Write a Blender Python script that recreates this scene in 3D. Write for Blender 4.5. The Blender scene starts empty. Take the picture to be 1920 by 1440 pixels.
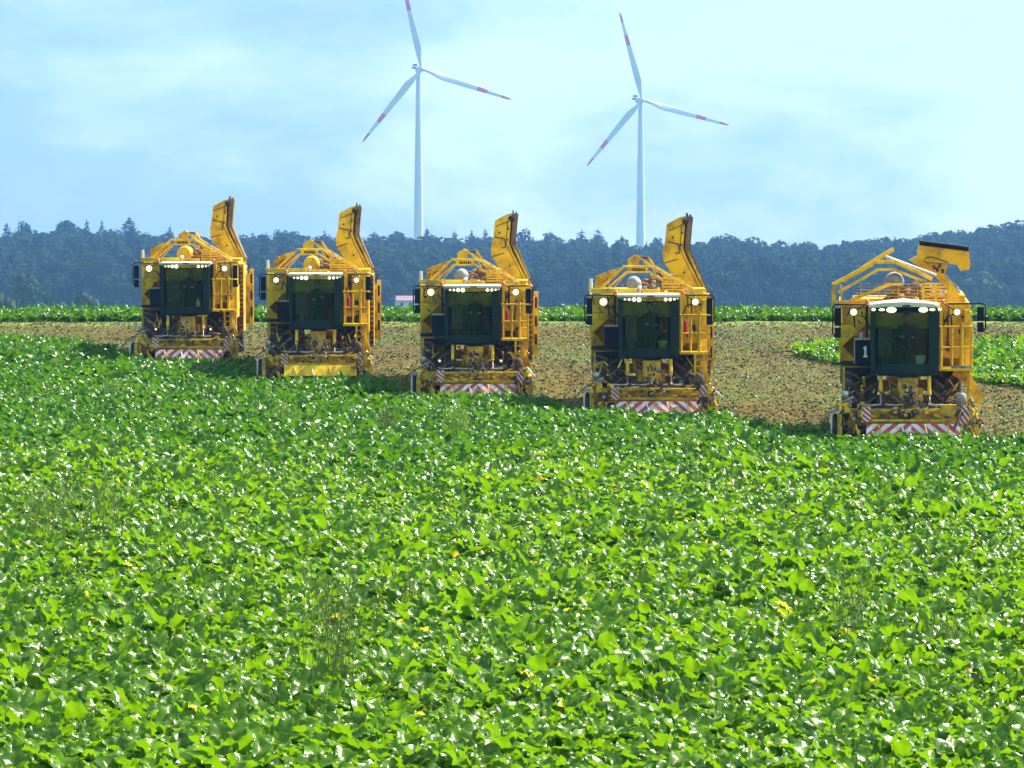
import bpy, math, random
import numpy as np
from mathutils import Vector, Matrix, Euler
R = math.radians
rnd = random.Random(11)
C = bpy.context.scene.collection
SC = bpy.context.scene
PI = math.pi

# ------------------------------------------------------------------ camera, sky, sun, exposure
FPX = 6500.0                      # focal length in photograph pixels (photo 1920 wide)
CAMZ = 6.6                        # camera height above the field datum
cam_d = bpy.data.cameras.new('camera')
cam_d.sensor_width = 36.0
cam_d.lens = 36.0 * FPX / 1920.0
cam_d.clip_start = 0.5
cam_d.clip_end = 9000
cam = bpy.data.objects.new('camera', cam_d)
C.objects.link(cam)
cam.location = (0, 0, CAMZ)
cam.rotation_euler = (R(90) - math.atan(145 / FPX), 0, 0)
SC.camera = cam

SUN_EL, SUN_AZ = 48.0, 58.0       # azimuth clockwise from +Y (away from camera): from the right, slightly behind the machines
world = bpy.data.worlds.new('World')
SC.world = world
world.use_nodes = True
wn, wl = world.node_tree.nodes, world.node_tree.links
wn.clear()
def N(t, nodes, **kw):
    n = nodes.new(t)
    for k, v in kw.items(): setattr(n, k, v)
    return n
w_out = N('ShaderNodeOutputWorld', wn)
w_bg = N('ShaderNodeBackground', wn)
w_bg.inputs['Strength'].default_value = 0.1
sky = N('ShaderNodeTexSky', wn, sky_type='NISHITA', sun_disc=False)
sky.sun_elevation = R(SUN_EL)
sky.sun_rotation = R(SUN_AZ)
sky.air_density = 1.0; sky.dust_density = 1.2; sky.ozone_density = 2.0
tc = N('ShaderNodeTexCoord', wn)
mp = N('ShaderNodeMapping', wn)
mp.inputs['Scale'].default_value = (1, 1, 2.2)
mp.inputs['Location'].default_value = (0.31, 0.0, 0.12)
nz = N('ShaderNodeTexNoise', wn)
nz.inputs['Scale'].default_value = 9.0; nz.inputs['Detail'].default_value = 11.0
nz.inputs['Roughness'].default_value = 0.62; nz.inputs['Distortion'].default_value = 0.3
sep = N('ShaderNodeSeparateXYZ', wn)
# cloud cover grows towards the right (east) part of the sky
cov = N('ShaderNodeMath', wn, operation='MULTIPLY_ADD'); cov.inputs[1].default_value = 1.0; cov.inputs[2].default_value = 0.03
add = N('ShaderNodeMath', wn, operation='ADD')
cr = N('ShaderNodeMapRange', wn, interpolation_type='SMOOTHSTEP')
cr.inputs['From Min'].default_value = 0.36; cr.inputs['From Max'].default_value = 0.66
mixc = N('ShaderNodeMix', wn, data_type='RGBA')
mixc.inputs['A'].default_value = (1.9, 3.2, 4.45, 1)      # thin blue veil
mixc.inputs['B'].default_value = (4.25, 5.3, 5.4, 1)       # bright cloud
mixs = N('ShaderNodeMix', wn, data_type='RGBA'); mixs.inputs['Factor'].default_value = 0.88
wl.new(tc.outputs['Generated'], mp.inputs['Vector']); wl.new(mp.outputs['Vector'], nz.inputs['Vector'])
wl.new(tc.outputs['Generated'], sep.inputs[0])
cl = N('ShaderNodeClamp', wn); cl.inputs['Min'].default_value = -0.2; cl.inputs['Max'].default_value = 0.2
wl.new(sep.outputs['X'], cl.inputs['Value']); wl.new(cl.outputs[0], cov.inputs[0])
wl.new(nz.outputs['Fac'], add.inputs[0]); wl.new(cov.outputs[0], add.inputs[1])
wl.new(add.outputs[0], cr.inputs['Value']); wl.new(cr.outputs[0], mixc.inputs['Factor'])
wl.new(sky.outputs[0], mixs.inputs['A']); wl.new(mixc.outputs['Result'], mixs.inputs['B'])
wl.new(mixs.outputs['Result'], w_bg.inputs['Color']); wl.new(w_bg.outputs[0], w_out.inputs['Surface'])

sun_d = bpy.data.lights.new('sun', 'SUN')
sun_d.energy = 5.0; sun_d.angle = R(0.6); sun_d.color = (1.0, 0.95, 0.86)
sun = bpy.data.objects.new('sun', sun_d); C.objects.link(sun)
az, el = R(SUN_AZ), R(SUN_EL)
to_sun = Vector((math.sin(az) * math.cos(el), math.cos(az) * math.cos(el), math.sin(el)))
sun.rotation_euler = to_sun.to_track_quat('Z', 'Y').to_euler()
sun.location = (60, -30, 120)
SC.view_settings.view_transform = 'Standard'
SC.view_settings.look = 'None'
SC.view_settings.gamma = 1.0
SC.view_settings.use_curve_mapping = False
SC.view_settings.exposure = 1.2
SC.cycles.volume_bounces = 0
SC.cycles.max_bounces = 8
SC.cycles.transparent_max_bounces = 24
SC.cycles.volume_step_rate = 4.0

# ------------------------------------------------------------------ helpers
def tag(o, label=None, cat=None, group=None, kind=None):
    if label: o['label'] = label
    if cat: o['category'] = cat
    if group: o['group'] = group
    if kind: o['kind'] = kind
    return o
def empty(name, loc, rot=(0, 0, 0), parent=None):
    o = bpy.data.objects.new(name, None); C.objects.link(o)
    o.location = loc; o.rotation_euler = rot; o.empty_display_size = 0.3
    if parent: o.parent = parent
    return o

class MB:
    """collects faces; build() links them as ONE mesh object"""
    def __init__(s): s.v = []; s.f = []; s.m = []; s.sm = []
    def add(s, vs, fs, mi=0, smooth=False):
        b = len(s.v); s.v.extend([tuple(v) for v in vs])
        for f in fs: s.f.append([i + b for i in f]); s.m.append(mi); s.sm.append(smooth)
        return s
    def box(s, c, d, rot=None, mi=0):
        x, y, z = [q / 2 for q in d]
        vs = [Vector(p) for p in ((-x,-y,-z),(x,-y,-z),(x,y,-z),(-x,y,-z),(-x,-y,z),(x,-y,z),(x,y,z),(-x,y,z))]
        if rot is not None:
            M = Euler(rot).to_matrix(); vs = [M @ v for v in vs]
        vs = [v + Vector(c) for v in vs]
        return s.add(vs, [(0,3,2,1),(4,5,6,7),(0,1,5,4),(1,2,6,5),(2,3,7,6),(3,0,4,7)], mi)
    def bx(s, x0, x1, y0, y1, z0, z1, mi=0):
        return s.box(((x0+x1)/2, (y0+y1)/2, (z0+z1)/2), (abs(x1-x0), abs(y1-y0), abs(z1-z0)), None, mi)
    def cyl(s, p0, p1, r0, r1=None, n=10, mi=0, caps=True):
        r1 = r0 if r1 is None else r1
        p0, p1 = Vector(p0), Vector(p1); d = (p1 - p0)
        if d.length < 1e-6: return s
        q = d.to_track_quat('Z', 'Y').to_matrix()
        vs = []
        for p, r in ((p0, r0), (p1, r1)):
            for k in range(n):
                a = 2*PI*k/n; vs.append(p + q @ Vector((r*math.cos(a), r*math.sin(a), 0)))
        s.add(vs, [(k, (k+1) % n, n+(k+1) % n, n+k) for k in range(n)], mi, n > 6)
        if caps: s.add(vs, [tuple(range(n-1, -1, -1)), tuple(range(n, 2*n))], mi)
        return s
    def tube(s, pts, r, n=7, mi=0):
        pts = [Vector(p) for p in pts]; rings = []
        for i, p in enumerate(pts):
            a = pts[max(0, i-1)]; b = pts[min(len(pts)-1, i+1)]
            q = (b - a).to_track_quat('Z', 'Y').to_matrix()
            rings.append([p + q @ Vector((r*math.cos(2*PI*k/n), r*math.sin(2*PI*k/n), 0)) for k in range(n)])
        for i in range(len(pts)-1): # re-align ring phase
            A, B = rings[i], rings[i+1]
            best = min(range(n), key=lambda o: sum((A[k]-B[(k+o) % n]).length for k in range(n)))
            rings[i+1] = [B[(k+best) % n] for k in range(n)]
        vs = [v for r_ in rings for v in r_]
        fs = [(i*n+k, i*n+(k+1) % n, (i+1)*n+(k+1) % n, (i+1)*n+k) for i in range(len(pts)-1) for k in range(n)]
        s.add(vs, fs, mi, True)
        s.add(vs, [tuple(range(n-1, -1, -1)), tuple(range((len(pts)-1)*n, len(pts)*n))], mi)
        return s
    def beam(s, pts, w, y0, y1, mi=0):
        """flat bar of height w following pts (x,z) between depths y0..y1"""
        for (a, b) in zip(pts[:-1], pts[1:]):
            dx, dz = b[0]-a[0], b[1]-a[1]; L = math.hypot(dx, dz)
            s.box(((a[0]+b[0])/2, (y0+y1)/2, (a[1]+b[1])/2), (L + w*0.5, abs(y1-y0), w), (0, -math.atan2(dz, dx), 0), mi)
        return s
    def prism(s, poly, y0, y1, mi=0):
        """poly: (x,z) outline, extruded along y"""
        n = len(poly)
        vs = [(x, y0, z) for x, z in poly] + [(x, y1, z) for x, z in poly]
        s.add(vs, [tuple(range(n)), tuple(range(2*n-1, n-1, -1))] + [(k, n+k, n+(k+1) % n, (k+1) % n) for k in range(n)], mi)
        return s
    def lathe(s, prof, c, axis='x', n=24, mi=0, smooth=True):
        """prof: (along, radius)"""
        vs = []
        for a, r in prof:
            for k in range(n):
                t = 2*PI*k/n; u, w = r*math.cos(t), r*math.sin(t)
                p = {'x': (a, u, w), 'y': (u, a, w), 'z': (u, w, a)}[axis]
                vs.append((p[0]+c[0], p[1]+c[1], p[2]+c[2]))
        m = len(prof)
        s.add(vs, [(i*n+k, i*n+(k+1) % n, (i+1)*n+(k+1) % n, (i+1)*n+k) for i in range(m-1) for k in range(n)], mi, smooth)
        return s
    def mesh(s, name, mats):
        me = bpy.data.meshes.new(name)
        me.from_pydata([tuple(v) for v in s.v], [], s.f)
        for m in (mats if isinstance(mats, (list, tuple)) else [mats]): me.materials.append(m)
        me.polygons.foreach_set('material_index', s.m)
        me.polygons.foreach_set('use_smooth', s.sm)
        me.update()
        return me
    def build(s, name, mats, parent=None, loc=None, rot=None):
        o = bpy.data.objects.new(name, s.mesh(name, mats)); C.objects.link(o)
        if parent: o.parent = parent
        if loc: o.location = loc
        if rot: o.rotation_euler = rot
        return o

# ------------------------------------------------------------------ materials
def newmat(name):
    m = bpy.data.materials.new(name); m.use_nodes = True
    return m, m.node_tree.nodes, m.node_tree.links, m.node_tree.nodes['Principled BSDF']
def plain(name, col, rough=0.5, metal=0.0, var=0.12, dirt=None, dscale=3.0, damt=0.35, bump=0.0, spec=0.5):
    m, n, l, b = newmat(name)
    b.inputs['Roughness'].default_value = rough; b.inputs['Metallic'].default_value = metal
    b.inputs['Specular IOR Level'].default_value = spec
    t = N('ShaderNodeTexCoord', n)
    nz = N('ShaderNodeTexNoise', n); nz.inputs['Scale'].default_value = dscale; nz.inputs['Detail'].default_value = 7; nz.inputs['Roughness'].default_value = 0.68
    oi = N('ShaderNodeObjectInfo', n); om = N('ShaderNodeMath', n, operation='MULTIPLY'); om.inputs[1].default_value = 80.0
    l.new(oi.outputs['Random'], om.inputs[0]); va = N('ShaderNodeVectorMath', n, operation='ADD')
    l.new(t.outputs['Object'], va.inputs[0]); l.new(om.outputs[0], va.inputs[1]); l.new(va.outputs[0], nz.inputs['Vector'])
    mr = N('ShaderNodeMapRange', n); mr.inputs['From Min'].default_value = 0.62 - damt*0.45; mr.inputs['From Max'].default_value = 0.78 - damt*0.25
    l.new(nz.outputs['Fac'], mr.inputs['Value'])
    mx = N('ShaderNodeMix', n, data_type='RGBA')
    mx.inputs['A'].default_value = (*col, 1)
    d = dirt if dirt else tuple(c*(1-var*2.5) for c in col)
    mx.inputs['B'].default_value = (*d, 1)
    l.new(mr.outputs[0], mx.inputs['Factor'])
    nf = N('ShaderNodeTexNoise', n); nf.inputs['Scale'].default_value = dscale*9; nf.inputs['Detail'].default_value = 3
    l.new(t.outputs['Object'], nf.inputs['Vector'])
    hv = N('ShaderNodeHueSaturation', n)
    mv = N('ShaderNodeMapRange', n); mv.inputs['To Min'].default_value = 1-var*1.5; mv.inputs['To Max'].default_value = 1+var*1.5
    mv.inputs['From Min'].default_value = 0.25; mv.inputs['From Max'].default_value = 0.75
    l.new(nf.outputs['Fac'], mv.inputs['Value']); l.new(mv.outputs[0], hv.inputs['Value'])
    l.new(mx.outputs['Result'], hv.inputs['Color']); l.new(hv.outputs[0], b.inputs['Base Color'])
    rr = N('ShaderNodeMapRange', n); rr.inputs['To Min'].default_value = rough; rr.inputs['To Max'].default_value = min(1, rough+0.35)
    l.new(mr.outputs[0], rr.inputs['Value']); l.new(rr.outputs[0], b.inputs['Roughness'])
    if bump:
        bp = N('ShaderNodeBump', n); bp.inputs['Strength'].default_value = bump; bp.inputs['Distance'].default_value = 0.02
        l.new(nf.outputs['Fac'], bp.inputs['Height']); l.new(bp.outputs[0], b.inputs['Normal'])
    return m
M = {}
M['yellow'] = plain('yellow_paint', (0.89, 0.575, 0.001), 0.40, spec=0.28, dirt=(0.42, 0.22, 0.03), dscale=2.6, damt=0.42, var=0.06)
M['yellow_dirty'] = plain('muddy_yellow_paint', (0.82, 0.51, 0.003), 0.5, spec=0.28, dirt=(0.24, 0.13, 0.05), dscale=5.0, damt=0.5, var=0.1)
M['orange'] = plain('orange_yellow_paint', (0.89, 0.52, 0.001), 0.40, spec=0.28, dirt=(0.32, 0.15, 0.025), dscale=2.2, damt=0.30, var=0.06)
M['cream'] = plain('white_visor_plastic', (0.68, 0.64, 0.50), 0.4, var=0.03, damt=0.1)
M['white'] = plain('white_paint', (0.78, 0.77, 0.72), 0.4, var=0.04, damt=0.2)
M['red'] = plain('red_paint', (0.50, 0.02, 0.03), 0.4, var=0.08, damt=0.3)
M['black'] = plain('black_plastic', (0.014, 0.017, 0.025), 0.5, var=0.1, spec=0.2)
M['dark'] = plain('dark_blue_grey_metal', (0.006, 0.009, 0.017), 0.6, var=0.1, damt=0.2, spec=0.15)
M['cabgreen'] = plain('dark_green_cab_paint', (0.008, 0.028, 0.023), 0.5, var=0.08, damt=0.2, spec=0.2)
M['steel'] = plain('worn_steel', (0.45, 0.45, 0.43), 0.35, 0.8, dirt=(0.2, 0.13, 0.08), dscale=6, damt=0.5)
M['grey'] = plain('pale_grey_casting', (0.30, 0.32, 0.34), 0.5, dirt=(0.25, 0.2, 0.15), damt=0.4)
M['mud'] = plain('mud_crusted_iron', (0.17, 0.11, 0.065), 0.85, dirt=(0.045, 0.032, 0.028), dscale=8, damt=0.6, bump=0.6)
M['lug'] = plain('mud_caked_lug', (0.27, 0.18, 0.11), 0.85, dirt=(0.12, 0.08, 0.05), dscale=5, damt=0.5)
M['tyre'] = plain('muddy_tyre_rubber', (0.105, 0.068, 0.045), 0.85, dirt=(0.022, 0.02, 0.02), dscale=5, damt=0.55, bump=0.5)
M['bwhite'] = plain('splashed_white_board', (0.80, 0.76, 0.72), 0.5, dirt=(0.45, 0.28, 0.15), dscale=3.5, damt=0.45)
M['bred'] = plain('splashed_red_board', (0.50, 0.03, 0.05), 0.5, dirt=(0.35, 0.12, 0.07), dscale=3.5, damt=0.45)
M['beet'] = plain('sugar_beet_skin', (0.40, 0.26, 0.15), 0.8, dirt=(0.16, 0.09, 0.05), dscale=5, damt=0.7, bump=0.4)
M['hose'] = plain('hydraulic_hose_rubber', (0.02, 0.018, 0.016), 0.55)
M['seat'] = plain('teal_seat_fabric', (0.03, 0.11, 0.10), 0.8)
M['shirt'] = plain('dark_work_shirt', (0.010, 0.014, 0.022), 0.85)
M['skin'] = plain('skin', (0.45, 0.22, 0.14), 0.55, var=0.03)
M['hair'] = plain('brown_hair', (0.04, 0.025, 0.015), 0.7)
M['bucket_yellow'] = plain('yellow_green_plastic', (0.45, 0.55, 0.03), 0.4, var=0.03)
M['bucket_white'] = plain('white_plastic', (0.6, 0.72, 0.6), 0.4, var=0.03)
M['trunk'] = plain('bark', (0.10, 0.08, 0.06), 0.9)
def emis(name, col, st):
    m, n, l, b = newmat(name)
    b.inputs['Base Color'].default_value = (0.8, 0.8, 0.75, 1)
    b.inputs['Emission Color'].default_value = (*col, 1); b.inputs['Emission Strength'].default_value = st
    return m
def lampmat(name, hot, rim, r0):
    m = emis(name, (1, .8, .4), 1.0); n, l = m.node_tree.nodes, m.node_tree.links; b = n['Principled BSDF']
    t = N('ShaderNodeTexCoord', n); le = N('ShaderNodeVectorMath', n, operation='LENGTH'); l.new(t.outputs['Object'], le.inputs[0])
    q = N('ShaderNodeMapRange', n, interpolation_type='SMOOTHSTEP'); q.inputs['From Min'].default_value = r0*.15; q.inputs['From Max'].default_value = r0*1.05
    q.inputs['To Min'].default_value = hot; q.inputs['To Max'].default_value = rim; l.new(le.outputs['Value'], q.inputs['Value']); l.new(q.outputs[0], b.inputs['Emission Strength'])
    c = N('ShaderNodeMix', n, data_type='RGBA'); c.inputs['A'].default_value = (1.0, .66, .16, 1); c.inputs['B'].default_value = (1.0, .92, .68, 1)
    k = N('ShaderNodeMapRange', n); k.inputs['From Min'].default_value = rim; k.inputs['From Max'].default_value = hot*.6; l.new(q.outputs[0], k.inputs['Value']); l.new(k.outputs[0], c.inputs['Factor'])
    l.new(c.outputs['Result'], b.inputs['Emission Color']); b.inputs['Base Color'].default_value = (.6, .5, .25, 1)
    return m
M['lampbig'] = lampmat('lit_work_lamp_reflector', 1.7, .25, .105)
M['lamp'] = emis('lit_lamp_lens', (1.0, 0.84, 0.48), 0.8)
M['lampwarm'] = emis('lit_small_lamp_lens', (1.0, 0.76, 0.38), 0.5)
M['beacon'] = plain('orange_beacon_plastic', (0.75, 0.16, 0.01), 0.25, var=0.02)
def glass():
    m, n, l, b = newmat('green_tinted_cab_glass')
    tr = N('ShaderNodeBsdfTransparent', n); tr.inputs['Color'].default_value = (0.80, 0.92, 0.85, 1)
    gl = N('ShaderNodeBsdfGlossy', n); gl.inputs['Roughness'].default_value = 0.03; gl.inputs['Color'].default_value = (0.45, 0.5, 0.5, 1)
    fr = N('ShaderNodeFresnel', n); fr.inputs['IOR'].default_value = 1.5
    mx = N('ShaderNodeMixShader', n)
    l.new(fr.outputs[0], mx.inputs[0]); l.new(tr.outputs[0], mx.inputs[1]); l.new(gl.outputs[0], mx.inputs[2])
    l.new(mx.outputs[0], n['Material Output'].inputs['Surface'])
    n.remove(b)
    return m
M['glass'] = glass()
m, n, l, b = newmat('mirror_glass'); b.inputs['Metallic'].default_value = 1; b.inputs['Roughness'].default_value = 0.05; b.inputs['Base Color'].default_value = (0.6, 0.65, 0.7, 1); M['mirror'] = m

def leafmat(name, cols, transl, tmix=0.35, rough=0.3, bump=0.5, spec=0.6, yellow=(0.72, 0.60, 0.02), ribs=True):
    """cols: dark, light; per-leaf 'tint' 0..1 green range, >1.5 = yellow; instancer 'tone' shifts to the second crop colour"""
    m, n, l, b = newmat(name)
    at = N('ShaderNodeAttribute', n); at.attribute_name = 'tint'
    rb = N('ShaderNodeAttribute', n); rb.attribute_name = 'rib'
    oi = N('ShaderNodeObjectInfo', n)
    av = N('ShaderNodeMath', n, operation='MULTIPLY_ADD'); av.inputs[1].default_value = 0.35
    l.new(oi.outputs['Random'], av.inputs[0]); 
    sc = N('ShaderNodeMath', n, operation='MULTIPLY'); sc.inputs[1].default_value = 0.7
    l.new(at.outputs['Fac'], sc.inputs[0]); l.new(sc.outputs[0], av.inputs[2])
    mx = N('ShaderNodeMix', n, data_type='RGBA'); mx.inputs['A'].default_value = (*cols[0], 1); mx.inputs['B'].default_value = (*cols[1], 1)
    l.new(av.outputs[0], mx.inputs['Factor'])
    rr = N('ShaderNodeMapRange', n, interpolation_type='SMOOTHSTEP'); rr.inputs['From Min'].default_value = 0.0; rr.inputs['From Max'].default_value = 0.16
    rr.inputs['To Min'].default_value = 0.5 if ribs else 0.0; rr.inputs['To Max'].default_value = 0.0
    l.new(rb.outputs['Fac'], rr.inputs['Value'])
    m2 = N('ShaderNodeMix', n, data_type='RGBA'); m2.inputs['B'].default_value = (0.26, 0.38, 0.04, 1)
    l.new(mx.outputs['Result'], m2.inputs['A']); l.new(rr.outputs[0], m2.inputs['Factor'])
    gt = N('ShaderNodeMath', n, operation='GREATER_THAN'); gt.inputs[1].default_value = 1.5; l.new(at.outputs['Fac'], gt.inputs[0])
    m3 = N('ShaderNodeMix', n, data_type='RGBA'); m3.inputs['B'].default_value = (*yellow, 1)
    l.new(m2.outputs['Result'], m3.inputs['A']); l.new(gt.outputs[0], m3.inputs['Factor'])
    l.new(m3.outputs['Result'], b.inputs['Base Color'])
    b.inputs['Roughness'].default_value = rough; b.inputs['Specular IOR Level'].default_value = spec
    b.inputs['Specular Tint'].default_value = (1.0, 1.0, 0.8, 1)
    t = N('ShaderNodeTexCoord', n)
    nz = N('ShaderNodeTexNoise', n); nz.inputs['Scale'].default_value = 22; nz.inputs['Detail'].default_value = 3
    l.new(t.outputs['Object'], nz.inputs['Vector'])
    bp = N('ShaderNodeBump', n); bp.inputs['Strength'].default_value = bump; bp.inputs['Distance'].default_value = 0.012
    l.new(nz.outputs['Fac'], bp.inputs['Height']); l.new(bp.outputs[0], b.inputs['Normal'])
    ts = N('ShaderNodeBsdfTranslucent', n)
    ty = N('ShaderNodeMix', n, data_type='RGBA'); ty.inputs['A'].default_value = (*transl, 1); ty.inputs['B'].default_value = (*yellow, 1)
    l.new(gt.outputs[0], ty.inputs['Factor']); l.new(ty.outputs['Result'], ts.inputs['Color'])
    ms = N('ShaderNodeMixShader', n); ms.inputs[0].default_value = tmix
    l.new(b.outputs[0], ms.inputs[1]); l.new(ts.outputs[0], ms.inputs[2])
    l.new(ms.outputs[0], n['Material Output'].inputs['Surface'])
    return m
M['leaf'] = leafmat('sugar_beet_leaf', ((0.009, 0.052, 0.0005), (0.13, 0.28, 0.001)), (0.22, 0.43, 0.001), 0.42, 0.30, 0.6, 0.42)
M['leaf_dark'] = leafmat('shade_darkened_beet_leaf', ((0.016, 0.078, 0.001), (0.062, 0.185, 0.002)), (0.12, 0.31, 0.001), 0.34, 0.32, 0.4, 0.4)  # shade before the machines put into a darker leaf green; far strip shares it
M['weed'] = plain('seeding_weed', (0.14, 0.27, 0.025), 0.8, dirt=(0.18, 0.18, 0.03), damt=0.5)
M['weed_light'] = plain('pale_green_weed', (0.25, 0.42, 0.03), 0.8, dirt=(0.2, 0.3, 0.03), damt=0.5)

# ------------------------------------------------------------------ terrain
KY = [-400, 0, 30, 55, 75.8, 85, 92, 98, 104, 118, 130, 137, 150, 200, 400, 700, 1000]
KH = [14.0, 6.6, 5.22, 4.08, 3.12, 2.88, 2.62, 2.22, 1.84, 1.14, 0.56, 0.42, 0.55, 2.2, 6.5, 8.2, 7.6]
SKX = [-300, 0, 240, 400, 560, 700, 860, 1000, 1120, 1210, 1330, 1420, 1520, 1620, 1720, 1800, 1920, 2200]
SKY = [425, 432, 436, 446, 442, 446, 448, 452, 450, 466, 446, 458, 462, 454, 442, 428, 418, 410]
def smooth(a, b, t):
    t = np.clip((t-a)/(b-a), 0, 1); return t*t*(3-2*t)
def cubic(xq, xs, ys):
    xs = np.array(xs, float); ys = np.array(ys, float); d = np.diff(ys)/np.diff(xs)
    mm = np.zeros(len(xs)); mm[0] = d[0]; mm[-1] = d[-1]
    for i in range(1, len(xs)-1):
        if d[i-1]*d[i] > 0: mm[i] = 2*d[i-1]*d[i]/(d[i-1]+d[i])
    xq = np.clip(xq, xs[0], xs[-1]); i = np.clip(np.searchsorted(xs, xq)-1, 0, len(xs)-2)
    h = xs[i+1]-xs[i]; t = (xq-xs[i])/h
    return (2*t**3-3*t**2+1)*ys[i]+(t**3-2*t**2+t)*h*mm[i]+(-2*t**3+3*t**2)*ys[i+1]+(t**3-t**2)*h*mm[i+1]
def gz(x, y):
    x = np.asarray(x, float); y = np.asarray(y, float)
    z = CAMZ - cubic(y, KY, KH)
    ridge = CAMZ + (575 - np.interp(x/1400*FPX + 960, SKX, SKY))/FPX*1400 - 21.0
    base = CAMZ - 7.6
    z = z + smooth(1000, 1390, y)*(ridge - base)
    return z
def gz1(x, y): return float(gz(x, y))
def X(px, D): return (px - 960)/FPX*D

xs = sorted(set([-1000, -700, -500, -400, -320, -260, -210, -170, -140, -110, -90, -75, -60, -50] + list(np.arange(-42, 42.1, 1.0)) + [50, 60, 75, 90, 110, 140, 170, 210, 260, 320, 400, 500, 700, 1000]))
ys = sorted(set([-350, -200, -100, -40, -10] + list(np.arange(0, 142, 1.0)) + [146, 152, 160, 175, 200, 240, 300, 400, 500, 600, 700, 800, 900, 960] + list(range(1000, 1440, 20)) + [1500, 1700, 2000, 2400]))
GX, GY = np.meshgrid(xs, ys)
GZ = gz(GX, GY)
fine = (np.abs(GX) < 42) & (GY < 141) & (GY > 0)
rs = np.random.RandomState(3)
GZ = GZ + np.where(fine, rs.uniform(-0.025, 0.025, GZ.shape), 0)
nx, ny = len(xs), len(ys)
gm = bpy.data.meshes.new('ground')
gm.from_pydata(np.stack([GX.ravel(), GY.ravel(), GZ.ravel()], 1).tolist(), [],
               [(j*nx+i, j*nx+i+1, (j+1)*nx+i+1, (j+1)*nx+i) for j in range(ny-1) for i in range(nx-1)])
gm.polygons.foreach_set('use_smooth', [True]*len(gm.polygons))
# ground material: soil under the crop, lifted stubble soil with leaf residue, a grassy strip at the far edge, meadow beyond
m, n, l, b = newmat('field_soil'); b.inputs['Roughness'].default_value = 0.95; b.inputs['Specular IOR Level'].default_value = 0.15
g = N('ShaderNodeNewGeometry', n); sp = N('ShaderNodeSeparateXYZ', n); l.new(g.outputs['Position'], sp.inputs[0])
def noise(scale, det=5, ro=0.6, sc=(1, 1, 1)):
    mp = N('ShaderNodeMapping', n); mp.inputs['Scale'].default_value = sc
    nz = N('ShaderNodeTexNoise', n); nz.inputs['Scale'].default_value = scale; nz.inputs['Detail'].default_value = det; nz.inputs['Roughness'].default_value = ro
    l.new(g.outputs['Position'], mp.inputs['Vector']); l.new(mp.outputs[0], nz.inputs['Vector']); return nz.outputs['Fac']
def rng(src, a, b_, c=0.0, d=1.0):
    q = N('ShaderNodeMapRange', n, interpolation_type='SMOOTHSTEP')
    q.inputs['From Min'].default_value = a; q.inputs['From Max'].default_value = b_; q.inputs['To Min'].default_value = c; q.inputs['To Max'].default_value = d
    l.new(src, q.inputs['Value']); return q.outputs[0]
def mix(f, a, b_):
    q = N('ShaderNodeMix', n, data_type='RGBA'); l.new(f, q.inputs['Factor'])
    for nm, v in (('A', a), ('B', b_)):
        if isinstance(v, tuple): q.inputs[nm].default_value = (*v, 1)
        else: l.new(v, q.inputs[nm])
    return q.outputs['Result']
soil = mix(rng(noise(0.35, 4), 0.35, 0.65), (0.150, 0.092, 0.017), (0.120, 0.110, 0.012))
soil = mix(rng(noise(2.5, 6, 0.7), 0.45, 0.65), soil, (0.145, 0.135, 0.018))
soil = mix(rng(noise(11, 3, 0.6), 0.55, 0.66), soil, (0.09, 0.055, 0.022))
soil = mix(rng(noise(1.6, 3, 0.5, (1, 0.06, 1)), 0.50, 0.62, 0, 0.6), soil, (0.085, 0.05, 0.018))
soil = mix(rng(noise(0.22, 4, 0.6, (1, 0.6, 1)), 0.50, 0.68, 0, 0.75), soil, (0.09, 0.14, 0.015))
far = N('ShaderNodeMath', n, operation='ADD'); l.new(sp.outputs['Y'], far.inputs[0])
wob = N('ShaderNodeMath', n, operation='MULTIPLY'); wob.inputs[1].default_value = 5.0; l.new(noise(0.5, 3), wob.inputs[0]); l.new(wob.outputs[0], far.inputs[1])
soil = mix(rng(far.outputs[0], 127.5, 130, 0, 0.9), soil, (0.21, 0.26, 0.05))
soil = mix(rng(sp.outputs['Y'], 138, 145), soil, (0.07, 0.13, 0.03))
l.new(soil, b.inputs['Base Color'])
bp = N('ShaderNodeBump', n); bp.inputs['Strength'].default_value = 1.0; bp.inputs['Distance'].default_value = 0.08
l.new(noise(4.5, 8, 0.7), bp.inputs['Height']); l.new(bp.outputs[0], b.inputs['Normal'])
gm.materials.append(m)
ground = bpy.data.objects.new('ground', gm); C.objects.link(ground); tag(ground, kind='structure')

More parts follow.
